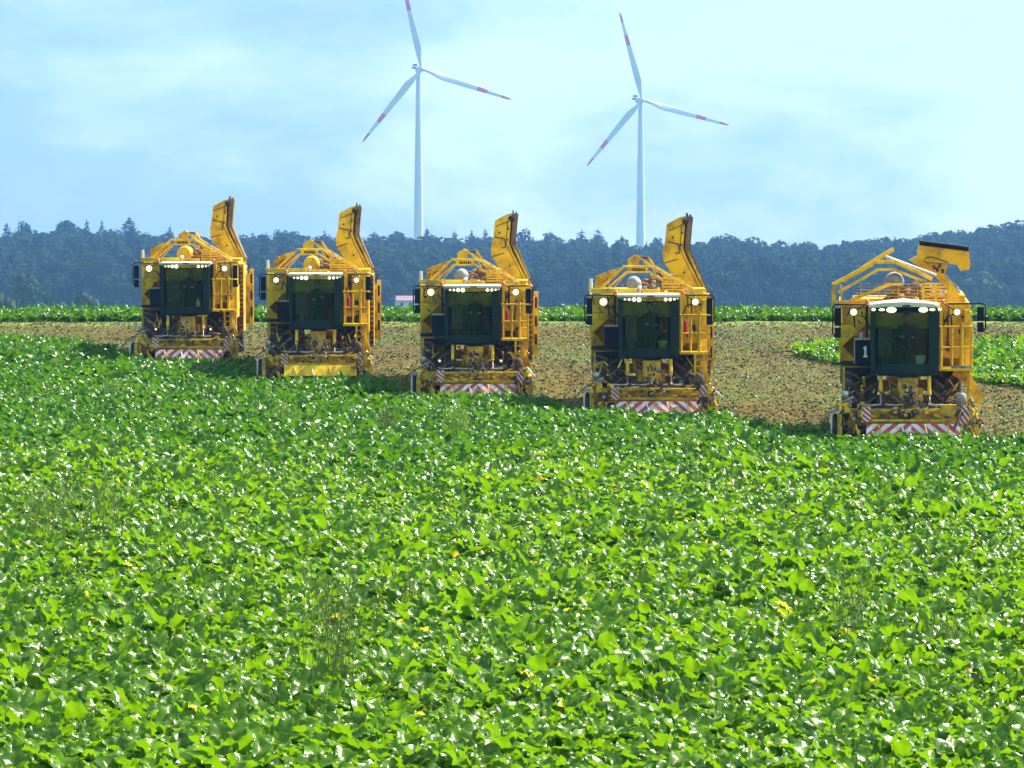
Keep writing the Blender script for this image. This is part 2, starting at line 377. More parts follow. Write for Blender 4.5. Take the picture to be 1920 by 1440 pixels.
# ------------------------------------------------------------------ instancing (stuff only)
def scatter(name, pts, rots, scl, idx, protos, label=None):
    """one object whose geometry nodes place many copies of small prototypes"""
    col = bpy.data.collections.new(name + '_prototypes')          # not linked to the scene
    for i, p in enumerate(protos):
        o = bpy.data.objects.new('p%03d_%s' % (i, name), p); col.objects.link(o)
    me = bpy.data.meshes.new(name); me.vertices.add(len(pts)); me.vertices.foreach_set('co', np.asarray(pts, np.float32).ravel())
    a = me.attributes.new('rot', 'FLOAT_VECTOR', 'POINT'); a.data.foreach_set('vector', np.asarray(rots, np.float32).ravel())
    a = me.attributes.new('scl', 'FLOAT_VECTOR', 'POINT'); a.data.foreach_set('vector', np.asarray(scl, np.float32).ravel())
    a = me.attributes.new('idx', 'INT', 'POINT'); a.data.foreach_set('value', np.asarray(idx, np.int32))
    o = bpy.data.objects.new(name, me); C.objects.link(o)
    ng = bpy.data.node_groups.new(name, 'GeometryNodeTree')
    ng.interface.new_socket('Geometry', in_out='INPUT', socket_type='NodeSocketGeometry')
    ng.interface.new_socket('Geometry', in_out='OUTPUT', socket_type='NodeSocketGeometry')
    nn, ll = ng.nodes, ng.links
    gi = nn.new('NodeGroupInput'); go = nn.new('NodeGroupOutput')
    ci = nn.new('GeometryNodeCollectionInfo'); ci.inputs['Collection'].default_value = col
    ci.inputs['Separate Children'].default_value = True; ci.inputs['Reset Children'].default_value = True
    ip = nn.new('GeometryNodeInstanceOnPoints'); ip.inputs['Pick Instance'].default_value = True
    def na(nm, ty):
        q = nn.new('GeometryNodeInputNamedAttribute'); q.data_type = ty; q.inputs['Name'].default_value = nm; return q.outputs['Attribute']
    er = nn.new('FunctionNodeEulerToRotation'); ll.new(na('rot', 'FLOAT_VECTOR'), er.inputs[0])
    ll.new(gi.outputs[0], ip.inputs['Points']); ll.new(ci.outputs[0], ip.inputs['Instance'])
    ll.new(na('idx', 'INT'), ip.inputs['Instance Index']); ll.new(er.outputs[0], ip.inputs['Rotation']); ll.new(na('scl', 'FLOAT_VECTOR'), ip.inputs['Scale'])
    ll.new(ip.outputs[0], go.inputs[0])
    md = o.modifiers.new('instances', 'NODES'); md.node_group = ng
    tag(o, label, kind='stuff')
    return o

# ------------------------------------------------------------------ far wood
def conifer_mesh(name, mat, rng_, H=17.2, rad=3.3, nq=1400):
    vs, fs, tint = [], [], []
    for _ in range(nq):
        t = 1 - math.sqrt(rng_.random()*.98 + .0); t = min(.985, t); z = 1.2 + t*(H-1.2)
        tier = (t*9) % 1.0
        rr = rad*(1-t)**.80*(1.0 - .38*tier)*rng_.uniform(.45, 1.05) + .12; a = rng_.uniform(0, 6.28)
        c = Vector((math.cos(a)*rr, math.sin(a)*rr, z)); o_ = Vector((math.cos(a), math.sin(a), -.35)); sd = Vector((-math.sin(a), math.cos(a), 0))
        L = (.50 + .50*(1-t))*rng_.uniform(.7, 1.2); w = L*.55; b0 = len(vs)
        u = Vector((0, 0, rng_.uniform(-.2, .2)*L))
        vs += [c - o_*L*.6 - sd*w*.5, c - o_*L*.6 + sd*w*.5, c + o_*L*.3 + sd*w + u, c + o_*L*.9, c + o_*L*.3 - sd*w - u]
        fs.append(list(range(b0, b0+5))); tint += [rng_.uniform(0, .8)]*5
    b0 = len(vs); vs += [Vector((-.12, 0, H-1.6)), Vector((.12, 0, H-1.6)), Vector((0, .05, H+.5))]; fs.append([b0, b0+1, b0+2]); tint += [.2]*3
    mb = MB(); mb.v = [tuple(v) for v in vs]; mb.f = fs; mb.m = [0]*len(fs); mb.sm = [False]*len(fs)
    me = mb.mesh(name, mat)
    a = me.attributes.new('tint', 'FLOAT', 'POINT'); a.data.foreach_set('value', tint)
    return me
def foliage_mesh(name, lobes, nq, size, mat, rng_, trunk=None):
    vs, fs, tint = [], [], []
    tot = sum(r[3]*r[4] for r in lobes)
    for (cx, cy, cz, rx, rz, t) in lobes:
        k = int(nq*rx*rz/tot)
        for _ in range(k):
            u = rng_.uniform(-1, 1); a = rng_.uniform(0, 2*PI); q = math.sqrt(1-u*u); rad = rng_.uniform(0.72, 1.08)
            nrm = Vector((q*math.cos(a), q*math.sin(a), u))
            p = Vector((cx+nrm.x*rx*rad, cy+nrm.y*rx*rad, cz+nrm.z*rz*rad))
            d = (nrm + Vector((rng_.uniform(-.5, .5), rng_.uniform(-.5, .5), rng_.uniform(-.3, .6)))).normalized()
            M3 = d.to_track_quat('Z', 'Y').to_matrix() @ Matrix.Rotation(rng_.uniform(0, 6.28), 3, 'Z')
            s = size*rng_.uniform(0.6, 1.3); b0 = len(vs)
            for (ax, ay) in ((-1, -.7), (.3, -1), (1, .2), (.2, 1), (-.9, .6)):
                vs.append(p + M3 @ Vector((ax*s, ay*s, rng_.uniform(-.25, .25)*s)))
            fs.append(list(range(b0, b0+5))); tint += [min(1.2, max(0, t + rng_.uniform(-.25, .25)))]*5
    mb = MB(); mb.v = [tuple(v) for v in vs]; mb.f = fs; mb.m = [0]*len(fs); mb.sm = [False]*len(fs)
    me = mb.mesh(name, mat)
    a = me.attributes.new('tint', 'FLOAT', 'POINT'); a.data.foreach_set('value', tint)
    return me
def crown_lobes(kind, rng_):
    L = []
    if kind == 'broad':
        H = 15.0
        for _ in range(9):
            a = rng_.uniform(0, 6.28); d = rng_.uniform(0.6, 2.9); z = rng_.uniform(5.5, 12.5)
            r = rng_.uniform(1.7, 2.7)*(1 - max(0, z-10)*0.08); L.append((math.cos(a)*d, math.sin(a)*d, z, r, r*0.9, rng_.uniform(.2, .9)))
        L.append((0, 0, 12.6, 2.1, 2.1, 0.7))
    elif kind == 'round':
        for _ in range(7):
            a = rng_.uniform(0, 6.28); d = rng_.uniform(0.4, 2.0); z = rng_.uniform(7, 12.6)
            L.append((math.cos(a)*d, math.sin(a)*d, z, 2.0, 1.9, rng_.uniform(.3, .8)))
    elif kind == 'conifer':
        for i in range(11):
            z = 2.5 + i*1.28; r = 3.1*(1 - i/11.5)
            for k in range(3):
                a = rng_.uniform(0, 6.28); L.append((math.cos(a)*r*.45, math.sin(a)*r*.45, z+rng_.uniform(-.3, .3), r*.62+.15, 0.75, rng_.uniform(0, .5)))
        L.append((0, 0, 16.3, 0.28, 0.9, .2))
    elif kind == 'shrub':
        for _ in range(8):
            a = rng_.uniform(0, 6.28); d = rng_.uniform(0, 3.2); z = rng_.uniform(1.0, 3.2) - d*0.25
            L.append((math.cos(a)*d, math.sin(a)*d, max(.8, z), 1.5, 1.2, rng_.uniform(.4, 1)))
    return L
M['wood'] = leafmat('wood_foliage', ((0.012, 0.026, 0.013), (0.030, 0.060, 0.022)), (0.006, 0.015, 0.006), 0.05, 0.9, 0.0, 0.0, ribs=False)
M['conifer'] = leafmat('conifer_foliage', ((0.007, 0.016, 0.010), (0.014, 0.030, 0.016)), (0.005, 0.015, 0.006), 0.05, 0.9, 0.0, 0.0, ribs=False)
M['pale_tree'] = leafmat('pale_willow_foliage', ((0.045, 0.08, 0.03), (0.08, 0.13, 0.055)), (0.03, 0.06, 0.02), 0.15, 0.9, 0.0, 0.0, ribs=False)
protos = [foliage_mesh('broadleaf_crown', crown_lobes('broad', rnd), 950, 0.40, M['wood'], rnd) for _ in range(5)]
protos += [foliage_mesh('round_crown', crown_lobes('round', rnd), 800, 0.40, M['wood'], rnd) for _ in range(2)]
protos += [conifer_mesh('conifer_crown', M['conifer'], rnd) for _ in range(2)]
P, Ro, S, Ix = [], [], [], []
rs = np.random.RandomState(8)
y = 1012.0
while y < 1425:
    half = y*0.16 + 70; x = -half + rs.uniform(0, 7)
    while x < half:
        px, py = x + rs.uniform(-2, 2), y + rs.uniform(-2.5, 2.5)
        s = rs.uniform(1.05, 1.55)*(0.72 if y < 1030 else 1.0)
        if y > 1385: s = rs.uniform(1.18, 1.42) + .08*math.sin(px*.11) + .07*math.sin(px*.047+2)
        con = rs.rand() < (0.02)
        ix = rs.randint(7, 9) if con and y < 1385 else rs.randint(0, 7)
        P.append((px, py, gz1(px, py)-0.4)); Ro.append((0, 0, rs.uniform(0, 6.28))); S.append((s*rs.uniform(.9, 1.2), s*rs.uniform(.9, 1.2), s)); Ix.append(ix)
        x += rs.uniform(6.5, 10)
    y += 11.5
scatter('forest', P, Ro, S, Ix, protos, 'hazy blue green wood covering the ridge behind the field')

def far_tree(name, kind, px, py_top, D, w, label, cat, group, mat, matt, spread=1.0, k=900, sz=0.4):
    x = X(px, D); z0 = gz1(x, D) - 0.3; Ht = CAMZ + (575-py_top)/FPX*D - z0
    base = {'broad': 14.8, 'round': 14.4, 'conifer': 17.2, 'shrub': 4.0}[kind]
    s = Ht/base; r = empty(name, (x, D, z0)); tag(r, label, cat, group)
    me = foliage_mesh('crown', crown_lobes(kind, rnd), k, sz, M[mat], rnd) if kind != 'conifer' else conifer_mesh('crown', M[mat], rnd)
    c = bpy.data.objects.new('crown', me); C.objects.link(c); c.parent = r
    sw = w*(2.1 if kind == 'conifer' else 1.5 if kind in ('broad', 'round') and D > 1300 else 1.0)/(FPX/D)/{'broad': 8.5, 'round': 7.6, 'conifer': 6.6, 'shrub': 8.6}[kind]
    c.scale = (sw, sw, s)
    MB().cyl((0, 0, -0.3), (0, 0, Ht*0.55), 0.35*s, 0.15*s, 8).build('trunk', M['trunk'], r)
    return r
G_SK = 'single trees rising above the wooded ridge'
for (kind, nm, px, py, w, lab) in [
    ('conifer', 'spruce_tree', 14, 418, 30, 'spruce at the far left end of the wooded skyline'),
    ('broad', 'broadleaf_tree', 45, 413, 34, 'ragged broadleaf crown on the skyline just right of the far left spruce'),
    ('round', 'broadleaf_tree', 112, 413, 44, 'broad dark crown left of the tallest round crown on the left skyline'),
    ('round', 'broadleaf_tree', 154, 408, 44, 'tallest round dark crown on the left skyline'),
    ('conifer', 'spruce_tree', 191, 413, 20, 'thin spruce between the round crown and the big spruce'),
    ('conifer', 'spruce_tree', 243, 407, 44, 'big pointed spruce on the skyline left of the first harvester'),
    ('conifer', 'spruce_tree', 320, 422, 22, 'small spruce tip above the first harvester from the left'),
    ('conifer', 'spruce_tree', 474, 434, 24, 'spruce tip between the first two raised elevators'),
    ('broad', 'broadleaf_tree', 527, 428, 42, 'broad crown on the skyline above the second harvester from the left'),
    ('conifer', 'spruce_tree', 609, 432, 22, 'spruce tip just left of the second raised elevator'),
    ('conifer', 'spruce_tree', 702, 432, 22, 'spruce tip left of the left turbine tower'),
    ('broad', 'broadleaf_tree', 747, 432, 40, 'dark crown at the left foot of the left turbine tower'),
    ('conifer', 'spruce_tree', 800, 428, 30, 'spruce at the right foot of the left turbine tower'),
    ('conifer', 'spruce_tree', 852, 431, 24, 'thin spruce above the third harvester hoop'),
    ('conifer', 'spruce_tree', 884, 431, 20, 'small spruce just left of the third raised elevator'),
    ('conifer', 'spruce_tree', 910, 429, 26, 'spruce touching the left edge of the third raised elevator'),
    ('broad', 'broadleaf_tree', 985, 428, 30, 'crown showing right of the third raised elevator'),
    ('broad', 'broadleaf_tree', 1031, 434, 40, 'wide dark crown midway between the third elevator and the right turbine'),
    ('conifer', 'spruce_tree', 1090, 428, 30, 'left one of the pair of pointed spruces left of the right turbine'),
    ('conifer', 'spruce_tree', 1121, 427, 30, 'right one of the pair of pointed spruces left of the right turbine'),
    ('conifer', 'spruce_tree', 1166, 441, 24, 'lone spruce close to the left of the right turbine tower'),
    ('broad', 'broadleaf_tree', 1232, 444, 34, 'dark crown between the right turbine tower and the fourth raised elevator')]:
    far_tree(nm, kind, px, py, 1408 + rnd.uniform(0, 14), w, lab, 'tree', G_SK, 'conifer' if kind == 'conifer' else 'wood', 0)
for (kind, nm, px, py, D, w, lab, cat) in [
    ('broad', 'willow_tree', 42, 508, 760, 66, 'pale loose willow before the wood at the left edge', 'tree'),
    ('shrub', 'shrub', 92, 540, 700, 60, 'pale shrub right of the willow, behind the far beet strip', 'shrub'),
    ('shrub', 'shrub', 8, 552, 680, 90, 'low pale shrub at the far left end of the beet strip', 'shrub'),
    ('shrub', 'shrub', 152, 548, 720, 110, 'wide low grey green shrub left of the first harvester', 'shrub'),
    ('shrub', 'shrub', 225, 560, 690, 60, 'small shrub touching the left side of the first harvester', 'shrub'),
    ('broad', 'poplar_tree', 1840, 505, 960, 80, 'paler tree before the wood right of the numbered harvester', 'tree')]:
    far_tree(nm, kind, px, py, D, w, lab, cat, 'pale trees and shrubs before the wood', 'pale_tree' if kind != 'shrub' or px < 120 else 'pale_tree', 0, k=600, sz=0.4)

# small house before the wood, left of the middle harvester
D = 880; hx = X(741, D); hz = gz1(hx, D); eave = CAMZ + (575-563)/FPX*D; ridge_z = CAMZ + (575-556)/FPX*D
M['plaster'] = plain('pale_plaster', (0.5, 0.52, 0.55), 0.8, var=0.03)
M['tiles'] = plain('faded_red_roof_tiles', (0.30, 0.17, 0.18), 0.8, var=0.12, dscale=1.0)
hs = empty('house', (hx, D, hz)); tag(hs, 'small pale house with faded red roof beyond the beet strip', 'house')
w, dp, eh, rh = 9.0, 7.0, eave-hz, ridge_z-hz
MB().bx(0, w, 0, dp, 0, eh).prism([(0, eh), (w, eh), (w, eh+.01), (0, eh+.01)], 0, dp).build('wall', M['plaster'], hs)
MB().add([(0, 0, eh), (0, dp, eh), (0, dp/2, rh)], [(0, 1, 2)]).build('gable', M['plaster'], hs); MB().add([(w, 0, eh), (w, dp, eh), (w, dp/2, rh)], [(0, 2, 1)]).build('gable', M['plaster'], hs)
q = MB(); 
for sgn in (-1, 1):
    y0 = -0.35 if sgn < 0 else dp+0.35; z0 = eh-0.2
    q.add([(0.15, y0, z0), (w+.4, y0, z0), (w+.4, dp/2, rh+.08), (0.15, dp/2, rh+.08), (0.15, y0, z0+.15), (w+.4, y0, z0+.15), (w+.4, dp/2, rh+.23), (0.15, dp/2, rh+.23)],
          [(0, 1, 2, 3), (4, 7, 6, 5), (0, 4, 5, 1), (1, 5, 6, 2), (3, 2, 6, 7), (0, 3, 7, 4)])
q.build('roof', M['tiles'], hs)
for wx in (1.2, 3.4, 5.6, 7.4):
    f = MB().bx(wx, wx+1.0, -0.06, 0.0, eh-1.6, eh-0.5).build('window_frame', M['white'], hs)
    MB().bx(wx+.1, wx+.9, -0.075, -0.062, eh-1.5, eh-0.6).build('pane', M['dark'], f)
for wx in (2.2, 4.6):
    MB().box((wx, dp*0.27, eh+(rh-eh)*0.55+0.1), (0.8, 0.8, 0.06), (math.atan2(rh-eh, dp/2), 0, 0)).build('skylight', M['dark'], hs)

# ------------------------------------------------------------------ wind turbines
M['turbine'] = plain('pale_turbine_paint', (0.60, 0.64, 0.68), 0.4, var=0.02, damt=0.05)
M['band_red'] = plain('red_band_paint', (0.72, 0.02, 0.04), 0.45, var=0.03, damt=0.05)
def turbine(px, py, towerpx, D, Lpx, tips, label):
    s = D/FPX; xh = X(px, D); zh = CAMZ + (575-py)*s; xt = X(towerpx, D+4)
    z0 = gz1(xt, D) - 1
    r = empty('wind_turbine', (xt, D+4, z0)); tag(r, label, 'wind turbine', 'wind turbines beyond the wood')
    H = zh - z0 - 1.6
    q = MB()
    prof = [(0, 3.1), (H*.25, 2.75), (H*.5, 2.35), (H*.75, 1.85), (H, 1.35)]
    q.lathe(prof, (0, 0, 0), 'z', 24); q.build('tower', M['turbine'], r)
    yaw = R(16)
    off = Vector((xh-xt, -4, zh-z0))
    na = empty('nacelle_pivot', tuple(off), (0, 0, 0), r); na.name = 'rotor'
    # nacelle behind the hub
    q = MB()
    c, s_ = math.cos(-yaw), math.sin(-yaw)
    def rp(v): x, y, z = v; return (x*math.cos(yaw)-y*math.sin(yaw), x*math.sin(yaw)+y*math.cos(yaw), z)
    secs = [(1.2, 1.5), (2.5, 2.0), (8.0, 1.9), (10.5, 1.3)]
    vs = []
    for yy, rr in secs:
        for k in range(12):
            a = 2*PI*k/12; vs.append(Vector(rp((rr*math.cos(a), yy, rr*math.sin(a)*1.0))) + off)
    q.add(vs, [(i*12+k, i*12+(k+1) % 12, (i+1)*12+(k+1) % 12, (i+1)*12+k) for i in range(3) for k in range(12)] + [tuple(range(36, 48))], 0, True)
    q.build('nacelle', M['turbine'], r)
    q = MB()
    for (yy, zz) in ((7.0, 2.6), (9.2, 1.2)):
        p = Vector(rp((-2.2, yy, zz))) + off; q.box(p, (2.4, 0.8, 1.1), (0, 0, yaw))
    q.build('cooler', M['black'], r)
    q = MB(); q.lathe([(-2.4, 0.05), (-2.1, 0.7), (-1.2, 1.4), (0, 1.75), (1.3, 1.75)], (0, 0, 0), 'y', 20)
    hub = q.build('hub', M['turbine'], na, rot=(0, 0, yaw))
    for (tx, ty) in tips:
        dx, dz = (tx-px), -(ty-py); L = math.hypot(dx, dz)*s; a = math.atan2(dz, dx)
        q = MB(); secs = 26; nn = 12; V = []
        for i in range(secs+1):
            t = i/secs; rr = 1.2 + t*(L-1.2)
            if t < .22: ch = 1.9 + (4.6-1.9)*smooth(.02, .22, t)
            else: ch = 4.6 + (1.1-4.6)*((t-.22)/.78)**0.95
            if t > .97: ch *= 0.45
            th = 1.9 - (1.9-.75)*smooth(0, .25, t) if t < .25 else .75 + (0.10-.75)*((t-.25)/.75)
            tw = R(38)*(1-t)**1.6 + R(4)
            for k in range(nn):
                b_ = 2*PI*k/nn; cx = math.cos(b_)*ch/2 - (ch-1.9)*0.22*min(1, t*5); cy = math.sin(b_)*th/2
                u = cx*math.cos(tw)-cy*math.sin(tw); v = cx*math.sin(tw)+cy*math.cos(tw)
                V.append((rr, v - 0.6*t*t*2, u))
        for i in range(secs):
            t = (i+.5)/secs
            mi = 1 if (.61 < t < .75 or t > .87) else 0
            q.add(V, [(i*nn+k, i*nn+(k+1) % nn, (i+1)*nn+(k+1) % nn, (i+1)*nn+k) for k in range(nn)], mi, True)
        q.add(V, [tuple(range(secs*nn, (secs+1)*nn))], 1)
        bo = q.build('blade', [M['turbine'], M['band_red']], na)
        bo.rotation_euler = (0, -a, 0)
    return r
turbine(791, 130, 785, 2000, 178, [(753, -44), (958, 188), (680, 266)], 'nearer left wind turbine, its top blade cut off by the photo edge')
turbine(1204, 188, 1201, 2090, 168, [(1162, 25), (1366, 236), (1100, 311)], 'right wind turbine whose three red banded blades are all in view')

# ------------------------------------------------------------------ harvesters
def ref(u, v, dy):
    """measured outline of the fourth machine -> metres in its own frame (dy = metres behind the header front)"""
    U = 1060 + u/3.6; V = 390 + v/3.6; D = 85 + dy
    return ((U-1224)*D/FPX, 6.83 - (V-275)*D/FPX)
def clip_poly(poly, x0, x1, z0, z1):
    def cut(p, ins, inter):
        out = []
        for i in range(len(p)):
            a, b = p[i-1], p[i]
            if ins(b):
                if not ins(a): out.append(inter(a, b))
                out.append(b)
            elif ins(a): out.append(inter(a, b))
        return out
    def ix(c): return lambda a, b: (c, a[1]+(b[1]-a[1])*(c-a[0])/(b[0]-a[0]))
    def iz(c): return lambda a, b: (a[0]+(b[0]-a[0])*(c-a[1])/(b[1]-a[1]), c)
    for ins, it in ((lambda p: p[0] >= x0, ix(x0)), (lambda p: p[0] <= x1, ix(x1)), (lambda p: p[1] >= z0, iz(z0)), (lambda p: p[1] <= z1, iz(z1))):
        poly = cut(poly, ins, it)
        if len(poly) < 3: return []
    return poly
def hazard(x0, x1, z0, z1, w, slant, parent, y, rot=0, center=None, plain_=False):
    """striped board: red and white stripes are flat faces of one plate"""
    q = MB()
    q.bx(x0, x1, 0.004, 0.025, z0, z1, 0)
    k = -30
    while k < 30:
        for sgn, lo, hi in (((-1, x0, center), (1, center, x1)) if center is not None else ((slant/abs(slant), x0, x1),)):
            c = center if center is not None else 0
            a = c + k*w; h = (z1-z0); sl = abs(slant)*h*sgn
            pl = clip_poly([(a - sl, z1), (a, z0), (a+w, z0), (a+w-sl, z1)] if True else [], lo, hi, z0, z1)
            if len(pl) >= 3: q.add([(p[0], 0.0, p[1]) for p in pl], [tuple(range(len(pl)))], 1 if k % 2 else 0)
        k += 1
    return q.build('hazard_board', [M['bwhite'], M['bred']], parent, (0, y, 0), (rot, 0, 0))

def make_wheel(root, cx, cy, r, w, side):
    wh = empty('wheel', (cx, cy, r), (0, 0, 0), root)
    q = MB()
    pr = [(-w/2*.8, r*.55), (-w/2, r*.72), (-w/2, r*.88), (-w/2*.86, r*.955), (-w/4, r*.985), (0, r*.99), (w/4, r*.985), (w/2*.86, r*.955), (w/2, r*.88), (w/2, r*.72), (w/2*.8, r*.55)]
    q.lathe(pr, (0, 0, 0), 'x', 40)
    nl = 17
    for k in range(nl):                                      # chevron lugs
        for sg in (-1, 1):
            a0 = 2*PI*(k + (0.5 if sg > 0 else 0))/nl
            ring = []
            for j in range(4):
                t = j/3; xx = sg*(0.02 + t*(w/2-0.03)); aa = a0 + t*0.34; rr = r*(0.99 - (0.045 if j == 3 else 0))
                for (da, dr) in ((-.06, -.02), (-.045, .055), (.045, .055), (.06, -.02)):
                    ring.append((xx, (rr+dr)*math.sin(aa+da), (rr+dr)*math.cos(aa+da)))
            q.add(ring, [(j*4+i, j*4+(i+1) % 4, (j+1)*4+(i+1) % 4, (j+1)*4+i) for j in range(3) for i in range(4)] + [(0, 1, 2, 3), (15, 14, 13, 12)], 1)
    q.build('tyre', [M['tyre'], M['lug']], wh)
    q = MB(); q.lathe([(-w/2*.8, r*.56), (-w/2*.6, r*.5), (-w*.1, r*.46), (-w*.1, 0.12), (w*.1, .12), (w*.1, r*.46), (w/2*.6, r*.5), (w/2*.8, r*.56)], (0, 0, 0), 'x', 24)
    q.cyl((-w*.25, 0, 0), (w*.25, 0, 0), .16, n=14)
    q.build('rim', M['yellow_dirty'], wh)

def lamp(parent, x, y, z, r, mat, rx=None, name='work_lamp'):
    rx = rx or r; q = MB()
    q.lathe([(0.11, 0.02), (0.10, r*.7), (0.03, r*1.12), (-0.005, r*1.14), (-0.012, r*1.0)], (0, 0, 0), 'y', 16)
    o = q.build(name, M['black'], parent, (x, y, z))
    o.scale = (rx/r, 1, 1)
    q = MB(); q.lathe([(-0.02, 0.002), (-0.017, r*.55), (-0.006, r*.99)], (0, 0, 0), 'y', 16)
    q.build('lens', mat, o)
    return o

def make_person(name, loc, rotz, label, lean=0.0, arm=0):
    """seated driver grown from a skeleton with a skin modifier"""
    root = empty(name, loc, (0, 0, rotz)); root.scale = (.95, .95, .93); tag(root, label, 'person', 'drivers in the harvester cabs')
    J = {'pelvis': (0, .02, .50), 'waist': (0, .0, .66), 'chest': (lean*.6, -.02, .88), 'neck': (lean, -.03, 1.06), 'nk2': (lean, -.045, 1.13),
         'sl': (-.17+lean, -.02, 1.0), 'sr': (.17+lean, -.02, 1.0), 'el': (-.27, -.12, .76), 'er': (.27, -.12, .76),
         'wl': (-.15, -.38, .80), 'wr': (.17, -.36, .86 if arm else .78), 'hl': (-.12, -.45, .82), 'hr': (.14, -.43, .88 if arm else .80),
         'pl': (-.10, .0, .48), 'pr': (.10, .0, .48), 'kl': (-.14, -.45, .52), 'kr': (.14, -.45, .52), 'al': (-.14, -.50, .10), 'ar': (.14, -.50, .10), 'fl': (-.14, -.66, .045), 'fr': (.14, -.66, .045)}
    Rd = {'pelvis': .145, 'waist': .135, 'chest': .15, 'neck': .06, 'nk2': .055, 'sl': .075, 'sr': .075, 'el': .05, 'er': .05, 'wl': .032, 'wr': .032, 'hl': .028, 'hr': .028,
          'pl': .10, 'pr': .10, 'kl': .065, 'kr': .065, 'al': .042, 'ar': .042, 'fl': .04, 'fr': .04}
    E = [('pelvis', 'waist'), ('waist', 'chest'), ('chest', 'neck'), ('neck', 'nk2'), ('chest', 'sl'), ('chest', 'sr'), ('sl', 'el'), ('sr', 'er'), ('el', 'wl'), ('er', 'wr'), ('wl', 'hl'), ('wr', 'hr'),
         ('pelvis', 'pl'), ('pelvis', 'pr'), ('pl', 'kl'), ('pr', 'kr'), ('kl', 'al'), ('kr', 'ar'), ('al', 'fl'), ('ar', 'fr')]
    names = list(J); me = bpy.data.meshes.new('body')
    me.from_pydata([J[k] for k in names], [(names.index(a), names.index(b)) for a, b in E], [])
    me.materials.append(M['shirt'])
    o = bpy.data.objects.new('body', me); C.objects.link(o); o.parent = root
    sk = o.modifiers.new('skin', 'SKIN')
    if not me.skin_vertices: me.attributes  # layer is made by the modifier in the API below
    bpy.context.view_layer.objects.active = o
    if len(me.skin_vertices) == 0:
        bpy.ops.mesh.customdata_skin_add()
    for i, k in enumerate(names): me.skin_vertices[0].data[i].radius = (Rd[k], Rd[k])
    me.skin_vertices[0].data[0].use_root = True
    o.modifiers.new('sub', 'SUBSURF').levels = 1; o.modifiers['sub'].render_levels = 1
    for p in me.polygons: p.use_smooth = True
    # head with face
    q = MB(); n_ = 16; rows = []
    for i in range(11):
        t = PI*i/10; zz = math.cos(t); rr = math.sin(t)
        for k in range(n_):
            a = 2*PI*k/n_; xx = math.cos(a)*rr*.077*(1 - .16*max(0, -zz)); yy = math.sin(a)*rr*.098
            if math.sin(a) < -.8 and abs(zz+.1) < .2: yy -= .02          # nose
            if math.sin(a) < -.5 and .05 < zz < .35 and abs(abs(math.cos(a))-.4) < .2: yy += .010   # eye sockets
            rows.append((xx+lean, yy-.06, 1.245 + zz*.125))
    q.add(rows, [(i*n_+k, i*n_+(k+1) % n_, (i+1)*n_+(k+1) % n_, (i+1)*n_+k) for i in range(10) for k in range(n_)], 0, True)
    for sx in (-1, 1): q.box((lean+sx*.08, -.055, 1.235), (.018, .035, .06))
    q.build('head', M['skin'], root)
    q = MB()
    q.lathe([(1.27, .093), (1.32, .088), (1.365, .06), (1.382, .004)], (lean, -.04, 0), 'z', 14); q.build('hair', M['hair'], root)
    for (hx, hy, hz, s) in ((J['hl'][0], J['hl'][1], J['hl'][2], 1), (J['hr'][0], J['hr'][1], J['hr'][2], -1)):
        q = MB(); q.box((hx, hy-.03, hz), (.075, .09, .03))
        for f in range(4):
            fx = hx + (-.028+f*.019); L = (.05, .062, .06, .046)[f]
            q.tube([(fx, hy-.07, hz), (fx, hy-.07-L*.6, hz-.01), (fx, hy-.07-L*.8, hz-.035)], .0085, 6)
        q.tube([(hx+s*.035, hy-.02, hz), (hx+s*.058, hy-.05, hz-.01), (hx+s*.055, hy-.08, hz-.025)], .0095, 6)
        q.build('hand', M['skin'], root)
    return root

